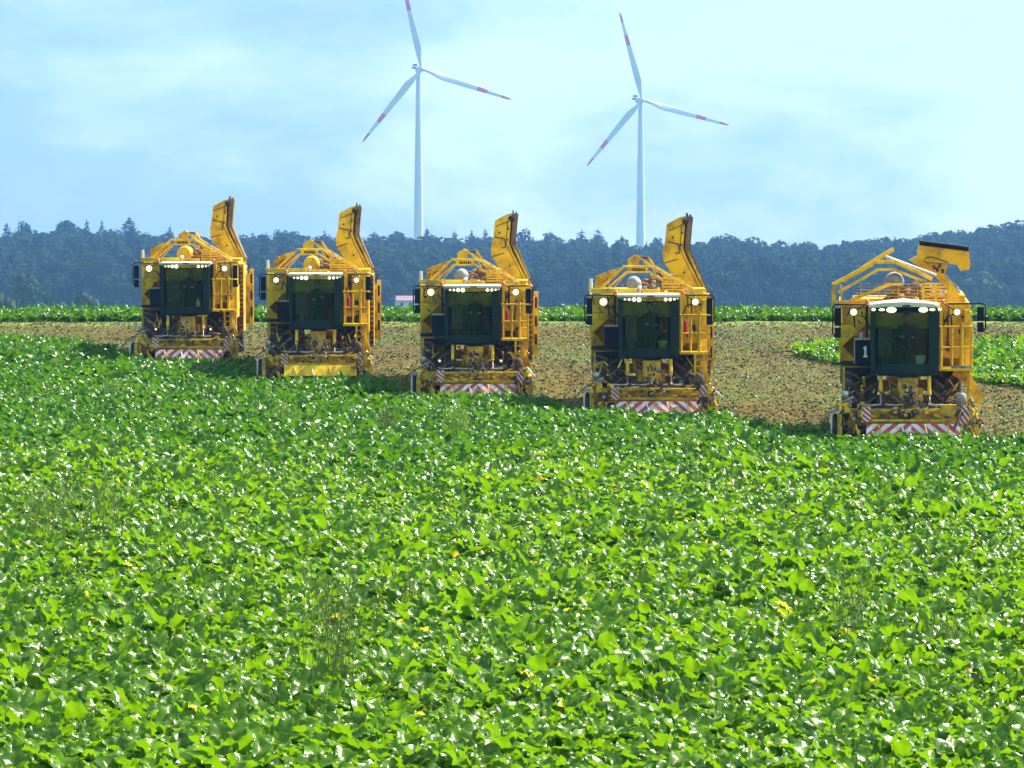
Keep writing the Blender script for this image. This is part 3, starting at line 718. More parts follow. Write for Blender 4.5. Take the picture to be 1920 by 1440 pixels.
def make_harvester(px, D, gy_px, yaw, label, v):
    s_ = D/FPX; x = X(px, D); z = CAMZ + (575-gy_px)*s_
    z = gz1(x, D)
    root = empty('beet_harvester', (x, D, z), (R(2.65), 0, yaw)); tag(root, label, 'beet harvester', 'yellow sugar beet harvesters working side by side')
    Y = M['orange'] if v['last'] else M['yellow']; YD = M['yellow_dirty']
    rr = random.Random(v['seed']); last = v['last']
    # ---------------- chassis and engine
    q = MB(); q.bx(-.35, .35, 1.4, 9.8, .95, 1.25); q.bx(-1.0, 1.0, 2.5, 2.8, .75, 1.0); q.bx(-1.0, 1.0, 7.6, 7.9, .75, 1.0)
    q.bx(-.22, .22, 1.0, 1.9, 0.75, 1.5); q.build('chassis', YD, root)
    q = MB(); q.bx(-1.35, 1.35, 7.2, 10.0, 1.35, 2.75); q.bx(-1.2, 1.2, 7.25, 9.8, 2.75, 2.95); q.build('engine_cover', Y, root)
    # wheels
    for (cx, cy, r, w) in ((-1.06, 2.75, .83, .80), (0.84, 2.75, .83, .66), (-1.0, 7.75, .85, .75), (1.0, 7.75, .85, .75)):
        make_wheel(root, cx, cy, r, w, 0)
    q = MB(); q.bx(-1.5, -.62, 2.0, 3.5, 1.73, 1.78); q.bx(-1.45, -.75, 1.75, 2.0, 1.60, 1.66); q.build('left_fender', M['black'], root).name = 'fender'
    # ---------------- bunker
    bk = MB()
    bk.bx(-1.5, 1.42, 6.6, 6.65, 1.7, 2.85)                     # rear wall
    bk.bx(-1.52, -1.47, 2.75, 6.65, 1.95, 3.06); bk.bx(1.38, 1.43, 2.75, 6.65, 1.95, 3.06)
    bk.bx(-1.46, -.72, 2.66, 2.72, 2.62, 3.00); bk.bx(-1.52, 1.43, 2.60, 2.73, 3.0, 3.06)
    bk.bx(-.72, 1.36, 2.68, 2.73, 2.3, 3.0)
    bk.add([(-1.47, 2.72, 2.62), (-.60, 2.72, 2.62), (-.60, 3.7, 1.72), (-1.47, 3.7, 1.72)], [(0, 1, 2, 3)])
    bk.add([(-.60, 2.74, 2.3), (1.36, 2.74, 2.3), (1.36, 3.6, 1.70), (-.60, 3.6, 1.70)], [(0, 1, 2, 3)])
    bk.bx(-1.45, 1.36, 3.6, 6.6, 1.62, 1.70)
    bk.build('bunker', Y, root)
    q = MB(); q.prism([(-1.50, 2.60), (-.92, 2.60), (-1.50, 2.06)], 2.64, 2.69)
    q.bx(-1.50, -1.40, 2.60, 2.66, 1.25, 2.08)
    q.prism([(-1.40, 1.72), (-1.40, 2.06), (-1.16, 1.80)], 2.62, 2.66)
    q.build('bunker_corner_plate', Y, root)
    q = MB(); q.bx(-1.5, -1.46, 2.5, 2.6, 1.35, 2.0); q.bx(-1.42, -.72, 2.3, 2.42, 1.70, 1.74); q.bx(-1.4, -.7, 2.05, 2.2, 1.66, 1.70); q.build('bracket', YD, root)
    # beets: floor heap inside the bunker, one per machine (counted as stuff: a heap)
    q = MB()
    heap = []
    top = 3.62 if not last else 3.55
    for _ in range(260):
        hx = rr.uniform(-.95, 1.15); hy = rr.uniform(3.1, 5.6)
        d = math.hypot((hx-.28)/.9, (hy-4.2)/1.5)
        hz = 2.9 + max(-.15, (top-2.92)*(1-d*.85)) + rr.uniform(-.05, .05)
        heap.append((hx, hy, hz, rr.uniform(.055, .085)))
    for (hx, hy, hz, hr) in heap:
        a, b_ = rr.uniform(0, 6.28), rr.uniform(-.6, .6); ax = Vector((math.cos(a)*math.cos(b_), math.sin(a)*math.cos(b_), math.sin(b_)))
        p = Vector((hx, hy, hz)); qq = ax.to_track_quat('Z', 'Y').to_matrix(); vs = []
        for (t, r_) in ((-1.0, .35), (-.5, 1.0), (.3, .85), (1.5, .2)):
            for k in range(6):
                c = 2*PI*k/6; vs.append(p + qq @ Vector((math.cos(c)*hr*r_, math.sin(c)*hr*r_, t*hr)))
        q.add(vs, [(i*6+k, i*6+(k+1) % 6, (i+1)*6+(k+1) % 6, (i+1)*6+k) for i in range(3) for k in range(6)] + [(5, 4, 3, 2, 1, 0), (18, 19, 20, 21, 22, 23)], 0, True)
    hp = q.build('beet_heap', M['beet'], None, (x, D, z), (R(2.65), 0, yaw))
    tag(hp, v['heap'], 'beet heap', 'sugar beets heaped in the bunkers', 'stuff')
    # auger end cap seen over the rim
    cap = ref(*( (485, 520) if v['cap'] == 'grey' else (525, 515)), 3.6); cr_ = .19 if v['cap'] == 'grey' else .24
    if last: cap = (-.27, 3.52); cr_ = .22
    q = MB(); q.lathe([(0, .01), (.02, cr_*.5), (.07, cr_*.85), (.16, cr_), (.9, cr_)], (cap[0], 3.2, cap[1]), 'y', 20)
    q.build('auger_housing', M['grey'] if v['cap'] == 'grey' else Y, root)
    # hoops over the bunker
    if not last:
        def P(u, v_): return ref(u, v_, 3.4)
        hoop = [P(262, 548), P(415, 400), P(612, 400), P(905, 572)]
        inner = [P(305, 548), P(432, 437), P(590, 437), P(665, 490)]
        q = MB(); q.beam(hoop, .055, 3.2, 3.36); q.build('bunker_hoop', Y, root)
        q = MB(); q.beam(inner, .045, 3.2, 3.34); q.build('bunker_hoop', Y, root)
        q = MB(); a, b_ = P(445, 405), P(575, 437); q.bx(a[0], b_[0], 3.22, 3.3, b_[1], a[1]); q.build('hoop_plate', Y, root)
        a, b_ = P(470, 412), P(560, 430)
        q = MB()
        for k in range(6):
            w_ = (b_[0]-a[0])/6; q.bx(a[0]+k*w_+.004, a[0]+(k+.72)*w_, 3.212, 3.218, b_[1], a[1])
        q.build('worn_lettering', M['black'], root)
        q = MB(); q.prism([ref(*p, 4.6) for p in ((225, 545), (232, 468), (300, 440), (395, 408), (380, 455), (290, 545))], 4.5, 4.6); q.build('bunker_flap', YD, root)
        q = MB(); q.beam([ref(235, 500, 4.4), ref(385, 430, 4.4)], .03, 4.38, 4.46); q.beam([ref(260, 540, 4.4), ref(270, 455, 4.4)], .025, 4.38, 4.46); q.beam([ref(320, 520, 4.4), ref(325, 430, 4.4)], .025, 4.38, 4.46); q.build('flap_rib', Y, root)
        top_ = [ref(*p, 5.0) for p in ((450, 395), (452, 352), (500, 322), (535, 335), (520, 395))]
        q = MB(); q.prism(top_, 4.8, 5.1); q.beam([ref(500, 325, 5), ref(600, 385, 5)], .05, 4.85, 4.95); q.beam([ref(590, 338, 5), ref(632, 400, 5)], .06, 4.85, 5.0)
        q.beam([ref(632, 400, 5), ref(900, 560, 5)], .06, 4.85, 5.0); q.beam([ref(560, 372, 5), ref(780, 500, 5)], .045, 4.7, 4.8); q.build('fold_linkage', Y, root)
        q = MB(); a, b_ = ref(525, 342, 4.9), ref(600, 342, 4.9); q.cyl((a[0], 4.9, a[1]), (b_[0], 4.9, b_[1]), .035, n=8); q.build('linkage_roller', M['mud'], root)
        for (p0, p1) in (((345, 545), (440, 440)), ((520, 437), (545, 400)), ((640, 470), (600, 400)), ((700, 480), (660, 440)), ((590, 437), (760, 560))):
            MB().beam([P(*p0), P(*p1)], .028, 3.22, 3.30).build('hoop_brace', Y, root)
        # slatted grille on the right
        gr = MB(); 
        for u in (672, 742): a = ref(u, 480, 3.1); b_ = ref(u, 585, 3.1); gr.bx(a[0]-.015, a[0]+.02, 3.08, 3.16, b_[1], a[1])
        a = ref(672, 585, 3.1); b_ = ref(742, 585, 3.1); gr.bx(a[0], b_[0], 3.09, 3.15, a[1]-.02, a[1]+.02)
        go = gr.build('grille_frame', Y, root)
        for k in range(6):
            v0 = 482 + k*19; a = ref(668, v0, 3.05); b_ = ref(820 + (k-1)*9 if k else 800, v0, 3.05)
            MB().box(((a[0]+b_[0])/2, 3.06, a[1]), (b_[0]-a[0], .045, .034), (R(-25), 0, 0)).build('slat', Y, go)
        a, b_ = ref(185, 548, 2.6), ref(500, 582, 2.6); q = MB(); q.bx(a[0], b_[0], 2.5, 2.6, b_[1], a[1]); q.bx(b_[0]+.12, b_[0]+.6, 2.7, 2.78, b_[1], a[1]-.03); q.build('front_crossbeam', Y, root)
        a = ref(190, 495, 3.0); q = MB(); q.cyl((a[0], 3.0, a[1]-.25), (a[0], 3.0, a[1]+.04), .055, .045, 10); q.build('corner_post', M['cream'], root)
        a = ref(515, 545, 3.0); q = MB(); q.cyl((a[0], 2.6, a[1]), (a[0]+.02, 2.64, a[1]+.05), .06, .05, 10); q.cyl((a[0], 2.62, a[1]-.1), (a[0]+.04, 2.62, a[1]), .03, n=8); q.build('pivot_knuckle', M['cream'], root)
    else:
        def Q(u, w_, dy):                                         # outline of the last machine
            U = 1520 + u/3.429; W = 420 + w_/3.429; DD = 75.8 + dy
            return ((U-1704)*DD/FPX, (3.12+3.49) - (W-275)*DD/FPX)
        q = MB(); q.beam([Q(165, 385, 3.3), Q(430, 240, 3.3), Q(560, 240, 3.3), Q(790, 350, 3.3)], .075, 3.2, 3.4); q.build('bunker_hoop', Y, root)
        q = MB(); q.beam([Q(200, 435, 3.3), Q(450, 290, 3.3), Q(545, 290, 3.3), Q(730, 360, 3.3)], .06, 3.2, 3.36); q.build('bunker_hoop', Y, root)
        q = MB(); q.beam([Q(230, 370, 3.3), Q(415, 262, 3.3)], .03, 3.22, 3.34); q.build('hoop_brace', Y, root)
        q = MB(); q.beam([Q(350, 280, 3.5), Q(545, 160, 3.5)], .09, 3.42, 3.6); q.build('flap_arm', Y, root)
        q = MB(); a, b_ = Q(500, 205, 4.2), Q(825, 328, 4.2); q.cyl((a[0], 4.2, a[1]), (b_[0], 4.2, b_[1]), .035, n=8); q.build('white_pipe', M['cream'], root)
        q = MB(); q.beam([Q(165, 385, 3.1), Q(165, 515, 3.1)], .09, 3.05, 3.15); q.beam([Q(160, 500, 3.1), Q(400, 500, 3.1)], .07, 3.05, 3.15)
        q.beam([Q(215, 390, 3.1), Q(215, 500, 3.1)], .05, 3.06, 3.14); q.beam([Q(280, 485, 3.0), Q(520, 385, 3.0)], .08, 2.95, 3.05); q.beam([Q(520, 385, 3.0), Q(600, 385, 3.0)], .05, 2.95, 3.05); q.build('side_frame', Y, root)
        gr = MB()
        for u in (735, 815, 895): a = Q(u, 375, 3.1); b_ = Q(u, 510, 3.1); gr.bx(a[0]-.03, a[0]+.03, 3.04, 3.12, b_[1], a[1])
        gr.prism([Q(*p, 3.1) for p in ((895, 375), (900, 345), (930, 390), (965, 450), (965, 530), (895, 520))], 3.0, 3.12)
        go = gr.build('grille_frame', Y, root)
        for k in range(7):
            v0 = 380 + k*21; a = Q(735, v0, 3.05); b_ = Q(890, v0, 3.05)
            MB().box(((a[0]+b_[0])/2, 3.05, a[1]), (b_[0]-a[0], .03, .035), (R(-20), 0, 0)).build('slat', Y, go)
        rail = empty('bunker_screen', (0, 0, 0), parent=root)
        for k in range(7):
            v0 = 380 + k*20; u0 = 330 - k*9; a = Q(u0, v0, 3.2); b_ = Q(720, v0+3, 3.2)
            MB().cyl((a[0], 3.15, a[1]), (b_[0], 3.15, b_[1]), .012, n=6).build('screen_bar', M['yellow_dirty'] if k > 1 else M['steel'], rail)
        for k in range(4):
            a = Q(340+k*120, 385, 3.17); b_ = Q(340+k*120, 510, 3.17); MB().bx(a[0]-.01, a[0]+.01, 3.165, 3.18, b_[1], a[1]).build('screen_bar', Y, rail)
    # ---------------- cab
    cz0, cz1, cf = 1.55, 3.10, 0.95
    cab = MB()
    def curve(x_): t = (x_+.08)/.74; return cf + .28*t*t
    xsn = [-.82 + i*(1.48/12) for i in range(13)]
    def band(mb, z0, z1, off=0.0, x0=-.82, x1=.66, th=.05, nseg=12, zc=0.0):
        xx = [x0 + i*(x1-x0)/nseg for i in range(nseg+1)]
        vs = [(a_, curve(a_)+off, z0) for a_ in xx] + [(a_, curve(a_)+off, z1 + zc*(1-((a_+.08)/.74)**2)) for a_ in xx] + [(a_, curve(a_)+off+th, z0) for a_ in xx] + [(a_, curve(a_)+off+th, z1 + zc*(1-((a_+.08)/.74)**2)) for a_ in xx]
        k = nseg+1
        fs = []
        for i in range(nseg):
            fs += [(i, i+1, k+i+1, k+i), (2*k+i+1, 2*k+i, 3*k+i, 3*k+i+1), (k+i, k+i+1, 3*k+i+1, 3*k+i), (i+1, i, 2*k+i, 2*k+i+1)]
        fs += [(0, k, 3*k, 2*k), (nseg, 2*k+nseg, 3*k+nseg, k+nseg)]
        mb.add(vs, fs)
    band(cab, cz0+.04, cz0+.25)                                   # skirt
    band(cab, cz1-.16, cz1-.08)
    cab.bx(-.82, .66, 1.1, 2.45, cz0, cz0+.06)                    # floor
    cab.bx(-.82, .66, 2.35, 2.42, cz0+.06, 2.52)                  # rear wall lower part
    for px_ in (-.82, .60): cab.bx(px_, px_+.06, 2.30, 2.42, 2.52, 3.05)
    cab.bx(-.82, -.79, 1.25, 2.35, cz0+.06, 2.05); cab.bx(.63, .66, 1.25, 2.35, cz0+.06, 2.05)
    cab.bx(-.82, -.72, 1.10, 1.25, cz0+.1, 3.02); cab.bx(.46, .66, 1.06, 1.22, cz0+.1, 3.02)
    co = cab.build('cab', M['cabgreen'], root)
    q = MB(); band(q, cz0-.01, cz0+.045, -.03, th=.3); q.build('cab_step_edge', M['dark'], co)
    q = MB(); band(q, cz0+.25, cz1-.16, .015, -.73, .50, .012); q.build('windscreen', M['glass'], co)
    for px_ in (-.81, .645): MB().bx(px_, px_+.008, 1.26, 2.3, 2.05, 3.0).build('side_window', M['glass'], co)
    MB().bx(-.75, .59, 2.38, 2.388, 2.53, 3.02).build('rear_window', M['glass'], co)
    q = MB(); q.bx(-.84, .68, 1.15, 2.5, cz1-.05, cz1+.015)
    if last: q.prism([(-.86, 3.06), (-.7, 3.13), (-.08, 3.20), (.54, 3.13), (.7, 3.06)], 1.0, 2.45)
    ro = q.build('cab_roof', M['cream'] if last else M['cream'], co)
    q = MB(); band(q, cz1-.022, cz1+.022, -.10, -.86, .70, .2, zc=.06 if last else 0.012); q.build('roof_visor', M['cream'], co)
    q = MB(); band(q, cz1-.12, cz1-.035, -.04, -.80, .66, .1); q.build('lamp_bar', M['dark'] if last else YD, co)
    MB().bx(-.12, .05, .80, .84, cz1-.01, cz1+.02).build('badge', M['black'], co)
    # interior
    q = MB(); q.box((-.02, 2.0, cz0+.45), (.5, .48, .12)); q.box((-.02, 2.25, cz0+.74), (.36, .10, .52), (R(-8), 0, 0)); q.bx(-.12, .08, 1.9, 2.1, cz0+.06, cz0+.4); q.build('driver_seat', M['dark'], co)
    q = MB(); q.box((-.50, 2.12, cz0+.42), (.3, .38, .10)); q.box((-.50, 2.28, cz0+.75), (.30, .09, .55), (R(-8), 0, 0)); q.box((-.5, 2.2, cz0+.2), (.12, .2, .34)); q.build('passenger_seat', M['seat'], co)
    q = MB(); q.cyl((-.02, 1.45, cz0+.06), (-.02, 1.60, cz0+.66), .035, n=8)
    ring = [(-.02 + .19*math.cos(2*PI*k/14), 1.60 + .08*math.sin(2*PI*k/14), cz0+.72 + .17*math.sin(2*PI*k/14)) for k in range(15)]
    q.tube(ring, .016, 6); q.build('steering_wheel', M['black'], co)
    q = MB(); q.box((.36, 1.75, cz0+.62), (.16, .4, .10)); q.box((.38, 1.55, cz0+.80), (.2, .04, .16)); q.build('control_console', M['dark'], co)
    q = MB(); q.tube([(.12, 1.02, cz0+.27), (.06, 1.0, cz0+.7), (.10, .99, cz0+1.05)], .012, 5); q.build('wiper', M['black'], co)
    # lamps along the visor
    if not last:
        for (lx, lr) in ((-.67, .032), (-.565, .040), (-.45, .052), (-.325, .060), (.335, .050), (.45, .046), (.555, .038), (.635, .028)):
            lamp(co, lx, curve(lx)-.085, cz1-.085, lr, M['lamp'] if lr > .05 else M['lampwarm'])
    else:
        for (lx, lr, rx) in ((-.76, .035, .05), (-.58, .03, .07), (-.37, .065, .115), (.33, .060, .105), (.53, .03, .07), (.69, .035, .05)):
            lamp(co, lx, curve(lx)-.085, cz1-.09, lr, M['lamp'], rx)
    for bx_ in (-.90, .76):
        q = MB(); q.lathe([(0, .05), (.07, .05), (.10, .035), (.11, .002)], (bx_, 1.3, cz1+.02), 'z', 10); q.build('beacon', M['beacon'], co)
    # big side lamps
    lw = .105 if v['big'] else .075
    for lx, lz, lr in ((-1.20, 2.93, lw), (1.09, 2.93, lw*.8 if v['big'] else .07)):
        lamp(root, lx, 1.55, lz, lr, M['lampbig'] if v['big'] else M['lamp'])
        q = MB(); q.tube([(lx, 1.66, lz-.02), (lx*.8+.0, 1.8, lz-.12), (lx*.68, 1.9, lz-.42)], .016, 6); q.tube([(lx, 1.66, lz), (lx*.72, 1.8, lz+.2)], .014, 5); q.build('lamp_bracket', M['black'], root)
    # mirrors
    def mirror(sx, x_in, x_out, z0, z1, yy):
        o = empty('mirror', (0, 0, 0), parent=root)
        q = MB(); zt = z1+.06
        q.tube([(x_in, yy+.25, zt-.02), (x_out-.07*sx, yy, zt), (x_out-.02*sx, yy, zt-.02), (x_out, yy, zt-.08), (x_out, yy, z0-.02), (x_out-.05*sx, yy, z0-.10)], .018, 7); q.build('mirror_arm', M['black'], o)
        xm = x_out - sx*.11
        q = MB(); q.bx(xm-.075, xm+.075, yy-.03, yy+.06, z0+.14, z1-.02); q.bx(xm-.07, xm+.07, yy-.02, yy+.06, z0-.12, z0+.10); q.build('mirror_case', M['dark'], o)
        q = MB(); q.bx(xm-.06, xm+.06, yy+.061, yy+.065, z0+.16, z1-.04); q.build('mirror_glass', M['mirror'], o)
    mirror(-1, -.95, -1.66, 2.50, 3.06, 1.2)
    if last: mirror(1, .9, 1.72, 2.60, 3.06, 1.6)
    else: mirror(1, .9, 1.54, 2.50, 3.06, 1.2)
    # dark box left of cab
    q = MB(); q.bx(-1.16, -.83, 1.35, 1.85, 1.76, 2.32); q.bx(-1.18, -.83, 1.33, 1.87, 2.32, 2.345, 1); bo = q.build('battery_box', [M['dark'], M['steel']], root)
    if last:
        q = MB(); f = .0; pts = [(-.965, 2.17), (-.925, 2.17), (-.925, 1.95), (-.90, 1.95), (-.90, 1.92), (-.995, 1.92), (-.995, 1.95), (-.965, 1.95), (-.965, 2.12), (-1.0, 2.10), (-1.0, 2.13)]
        pts = [(-.985, 2.14), (-.955, 2.18), (-.915, 2.18), (-.915, 1.97), (-.89, 1.97), (-.89, 1.93), (-.985, 1.93), (-.985, 1.97), (-.96, 1.97), (-.96, 2.12), (-.985, 2.11)]
        q.prism(pts, 1.343, 1.349); q.build('number_1', M['white'], bo)
        q = MB(); q.bx(-1.08, -1.0, 1.3, 1.4, 2.36, 2.5); q.bx(-1.19, -1.17, 1.3, 1.5, 1.8, 2.3); q.build('clip', M['grey'], bo)
    # ---------------- right side: body panels, platform, railing, extinguisher
    q = MB(); q.bx(.72, 1.40, 2.45, 2.52, 1.85, 3.10); q.bx(.70, .80, 2.2, 2.45, 1.6, 3.1); q.bx(1.28, 1.40, 2.2, 2.45, 1.65, 2.95)
    q.bx(.95, 1.0, 2.4, 2.45, 1.9, 3.05)
    q.bx(.70, 1.40, 1.5, 2.4, 1.62, 1.68); q.build('access_platform', Y, root)
    q = MB(); q.bx(1.395, 1.44, 2.2, 3.4, 1.4, 2.9); q.build('side_panel', Y, root)
    # piping, brackets and hoses standing in front of the body panels on both sides of the cab
    q = MB()
    for _ in range(16):
        cx = rr.uniform(.70, 1.36); z0 = rr.uniform(1.75, 2.9); z1 = min(3.1, z0 + rr.uniform(.1, .7))
        if rr.random() < .6: q.cyl((cx, 2.38, z0), (cx+rr.uniform(-.06, .06), 2.40, z1), rr.uniform(.010, .024), n=6, mi=rr.randint(0, 3))
        else: q.box((cx, 2.40, z0), (rr.uniform(.05, .14), .08, rr.uniform(.04, .16)), (0, rr.uniform(-.3, .3), 0), rr.randint(0, 3))
    q.bx(.67, .72, 2.1, 2.2, 1.7, 3.05, 1); q.bx(.90, .93, 2.39, 2.42, 2.0, 3.05, 1)  # black bars painting in the shaded gaps between cab and body panels
    for _ in range(12):
        cx = rr.uniform(-1.42, -.86); z0 = rr.uniform(2.35, 2.95); z1 = min(3.05, z0 + rr.uniform(.05, .4))
        if rr.random() < .6: q.cyl((cx, 2.50, z0), (cx+rr.uniform(-.1, .1), 2.52, z1), rr.uniform(.010, .022), n=6, mi=rr.randint(0, 3))
        else: q.box((cx, 2.52, z0), (rr.uniform(.05, .12), .08, rr.uniform(.04, .14)), (0, rr.uniform(-.3, .3), 0), rr.randint(0, 3))
    q.bx(-.93, -.87, 2.2, 2.3, 2.3, 3.05, 1)
    tag(q.build('piping_and_shade_bars', [YD, M['hose'], M['mud'], M['orange']], root), kind='stuff')
    q = MB()
    for _ in range(22):
        sx_ = rr.choice((-1, 1)); cx = sx_*rr.uniform(.68, 1.45); z0 = rr.uniform(.85, 1.45)
        q.cyl((cx, rr.uniform(1.2, 1.8), z0), (cx+rr.uniform(-.18, .18), rr.uniform(1.2, 1.8), z0+rr.uniform(-.25, .25)), rr.uniform(.012, .03), n=6, mi=rr.randint(0, 2))
    for cx in (-1.44, 1.33): q.bx(cx, cx+.05, 1.7, 1.8, .8, 1.7, 0)
    tag(q.build('wheel_stays', [YD, M['mud'], Y], root), kind='stuff')
    rl = empty('railing', (0, 0, 0), parent=root)
    for (xx, z0, z1) in ((.74, 1.68, 2.60), (.98, 1.68, 2.6), (1.20, 1.68, 2.68), (1.42, 1.68, 2.60)):
        MB().cyl((xx, 1.6, z0), (xx, 1.6, z1), .026 if xx != 1.20 else .036, n=8).build('railing_post', Y, rl)
    for zz in (2.60, 2.14):
        MB().cyl((.70, 1.6, zz), (1.44, 1.6, zz), .022, n=8).build('rail', Y, rl)
    MB().cyl((1.42, 1.6, 2.6), (1.42, 2.4, 2.6), .022, n=8).build('rail', Y, rl)
    if not last and v['ext']:
        q = MB(); q.lathe([(0, .05), (.24, .05), (.28, .03), (.31, .02), (.32, .002)], (.86, 1.72, 2.16), 'z', 12); q.build('fire_extinguisher', M['red'], root)
    if last:
        MB().bx(.98, 1.42, 1.52, 1.58, 1.66, 1.74).build('step_plate', M['steel'], root)
        q = MB(); q.beam([(1.10, 1.58), (1.32, 1.45), (1.62, .95)], .22, 1.9, 2.1); q.build('side_brace', Y, root)
    else:
        q = MB(); q.bx(1.20, 1.42, 2.0, 2.3, .85, 1.95); q.beam([(1.25, 1.5), (1.45, .9)], .10, 1.6, 1.7); q.build('side_column', Y, root)
        q = MB(); q.bx(1.06, 1.12, 1.5, 1.56, 1.1, 1.62); q.bx(1.28, 1.33, 1.5, 1.56, 1.1, 1.62)
        for k in range(3): q.bx(1.12, 1.28, 1.5, 1.56, 1.15+.16*k, 1.18+.16*k)
        q.build('ladder', Y, root)
        # side elevator along the right flank
        q = MB(); q.bx(1.44, 1.56, 3.6, 4.9, .9, 3.0); q.build('side_elevator', M['yellow_dirty'], root)
        for k in range(14): MB().bx(1.45, 1.55, 3.52, 3.6, 1.0+.14*k, 1.08+.14*k).build('elevator_bar', M['mud'], root)
        sp_ = MB(); sp_.bx(1.62, 1.74, 6.2, 6.35, .95, 2.75); so = sp_.build('slotted_panel', M['yellow'], root)
        for k in range(3): MB().bx(1.645, 1.70, 6.185, 6.197, 1.25+.52*k, 1.55+.52*k).build('slot', M['black'], so)
        q = MB(); q.bx(1.34, 1.62, 6.2, 6.4, 1.0, 2.6); q.build('rear_panel', M['yellow_dirty'], root)
    # ---------------- unloading elevator
    if not last:
        dy = 5.6; P = lambda u, w_: ref(u, w_, dy)
        plate = [P(*p) for p in ((722, 122), (812, 74), (850, 70), (838, 120), (826, 280), (850, 345), (968, 572), (905, 590), (760, 470), (700, 378), (694, 320), (712, 230))]
        q = MB(); q.prism(plate, dy-.04, dy); q.prism(plate, dy+.95, dy+.99)
        eo = q.build('unloading_elevator', Y, root)
        edge = [P(*p) for p in ((846, 72), (835, 120), (826, 280), (850, 345), (968, 572))]
        q = MB(); pts = [P(*p) for p in ((874, 76), (868, 130), (856, 285), (874, 335), (968, 555))]
        for (a, b_) in zip(pts[:-1], pts[1:]):
            L = math.hypot(b_[0]-a[0], b_[1]-a[1]); k = max(2, int(L/.10))
            for i in range(k):
                t = (i+.5)/k; c = (a[0]+(b_[0]-a[0])*t, a[1]+(b_[1]-a[1])*t); an = -math.atan2(b_[1]-a[1], b_[0]-a[0])
                q.box((c[0]+rr.uniform(-.008, .008), dy+.46+rr.uniform(-.03, .03), c[1]), (.15, .95, .085), (0, an+rr.uniform(-.5, .5), 0))
        q.beam(pts, .15, dy+.02, dy+.9)
        tag(q.build('conveyor_chain', M['lug'], eo), kind='stuff')
        q = MB(); q.beam([P(*p) for p in ((852, 78), (846, 130), (838, 282), (858, 338), (955, 545))], .13, dy+.1, dy+.85); q.build('chute_interior', M['black'], eo)
        q = MB(); outer = [P(*p) for p in ((858, 305), (880, 350), (985, 578))]; q.beam(outer, .05, dy-.06, dy+.0); q.build('chute_rim', M['yellow_dirty'], eo)
        q = MB(); q.beam([P(722, 235), P(795, 250), P(800, 310), P(775, 312)], .03, dy-.06, dy-.045); q.beam([P(700, 378), P(790, 352)], .026, dy-.05, dy-.042); q.beam([P(728, 160), P(826, 120)], .02, dy-.05, dy-.042); q.beam([P(815, 120), P(805, 280), P(840, 360), P(930, 540)], .016, dy-.06, dy-.05); q.build('seam', M['mud'], eo)
        q = MB()
        for (u, w_) in ((755, 205), (820, 175), (832, 442), (815, 255)): c = P(u, w_); q.cyl((c[0], dy-.07, c[1]), (c[0], dy-.04, c[1]), .03, n=8)
        q.build('bolt', M['mud'], eo)
        q = MB(); c = P(845, 95); q.lathe([(-.08, .002), (-.08, .08), (-.04, .08)], (c[0]-.02, dy, c[1]-.02), 'y', 12); q.build('drive_sprocket', M['hose'], eo)
        for (u, w_) in ((855, 52), (878, 62)): c = P(u, w_); MB().bx(c[0]-.02, c[0]+.02, dy+.1, dy+.8, c[1]-.05, c[1]+.03).build('paddle', M['mud'], eo)
        q = MB(); c0, c1, c2, c3, c4 = [P(*p) for p in ((965, 545), (1000, 540), (1028, 575), (1015, 620), (985, 640))]
        q.tube([(c[0], dy-.1, c[1]) for c in (c0, c1, c2, c3, c4)], .016, 6)
        q.tube([(c[0]-.05, dy+.1, c[1]-.03) for c in (c0, c1, c2, c3, c4)], .014, 6); q.build('hydraulic_hose', M['hose'], eo)
        q = MB(); a = ref(905, 590, 4.2); q.bx(a[0]-.25, a[0]+.25, 4.4, 6.6, 2.9, 3.14); q.build('elevator_base', Y, root)
    else:
        dy = 5.2; P = lambda u, w_: Q(u, w_, dy)
        q = MB(); q.prism([P(*p) for p in ((722, 132), (1035, 175), (1045, 245), (1040, 290), (985, 300), (965, 262), (900, 250), (720, 240), (712, 190))], dy-.05, dy+.85)
        q.prism([P(*p) for p in ((655, 232), (720, 200), (760, 245), (905, 262), (885, 320), (905, 370), (900, 420), (820, 330), (740, 280))], dy+.05, dy+.7)
        eo = q.build('unloading_elevator', Y, root)
        MB().prism([P(*p) for p in ((726, 106), (1030, 145), (1035, 174), (722, 134))], dy-.08, dy+.88).build('rubber_flap', M['dark'], eo)
        q = MB(); q.tube([(P(*p)[0], dy-.09, P(*p)[1]) for p in ((780, 255), (750, 232), (765, 212), (800, 208), (905, 245))], .014, 6); q.build('hydraulic_hose', M['hose'], eo)
        q = MB(); q.tube([(P(*p)[0], dy-.12, P(*p)[1]) for p in ((890, 325), (915, 365), (955, 395), (978, 440), (975, 520))], .03, 8); q.build('grey_pipe', M['grey'], eo)
        q = MB()
        for (u, w_) in ((850, 265), (835, 290), (870, 300), (815, 275)): c = P(u, w_); q.box((c[0], dy-.1, c[1]), (.10, .06, .07), (0, rr.uniform(0, 3), 0))
        q.build('knuckle', M['mud'], eo)
        q = MB(); q.bx(.95, 1.35, 4.0, 6.6, 2.9, 3.2); q.build('elevator_base', Y, root)
    # ---------------- header / topper in front
    hd = MB()
    hd.bx(-1.45, 1.45, .55, .68, .60, .84); hd.bx(-1.55, 1.55, .9, 1.05, .45, .6)
    hd.bx(-1.0, 1.12, .30, .36, .58, .63); hd.bx(-1.0, 1.12, .40, .46, .80, .84)
    for xx in (-1.55, 1.42): hd.bx(xx, xx+.10, .1, 1.3, .15, .75)
    if last: hd.bx(.70, 1.28, .38, .5, .62, .95); hd.bx(-1.12, -.82, .38, .5, .66, .95)
    ho = hd.build('header_frame', YD, root)
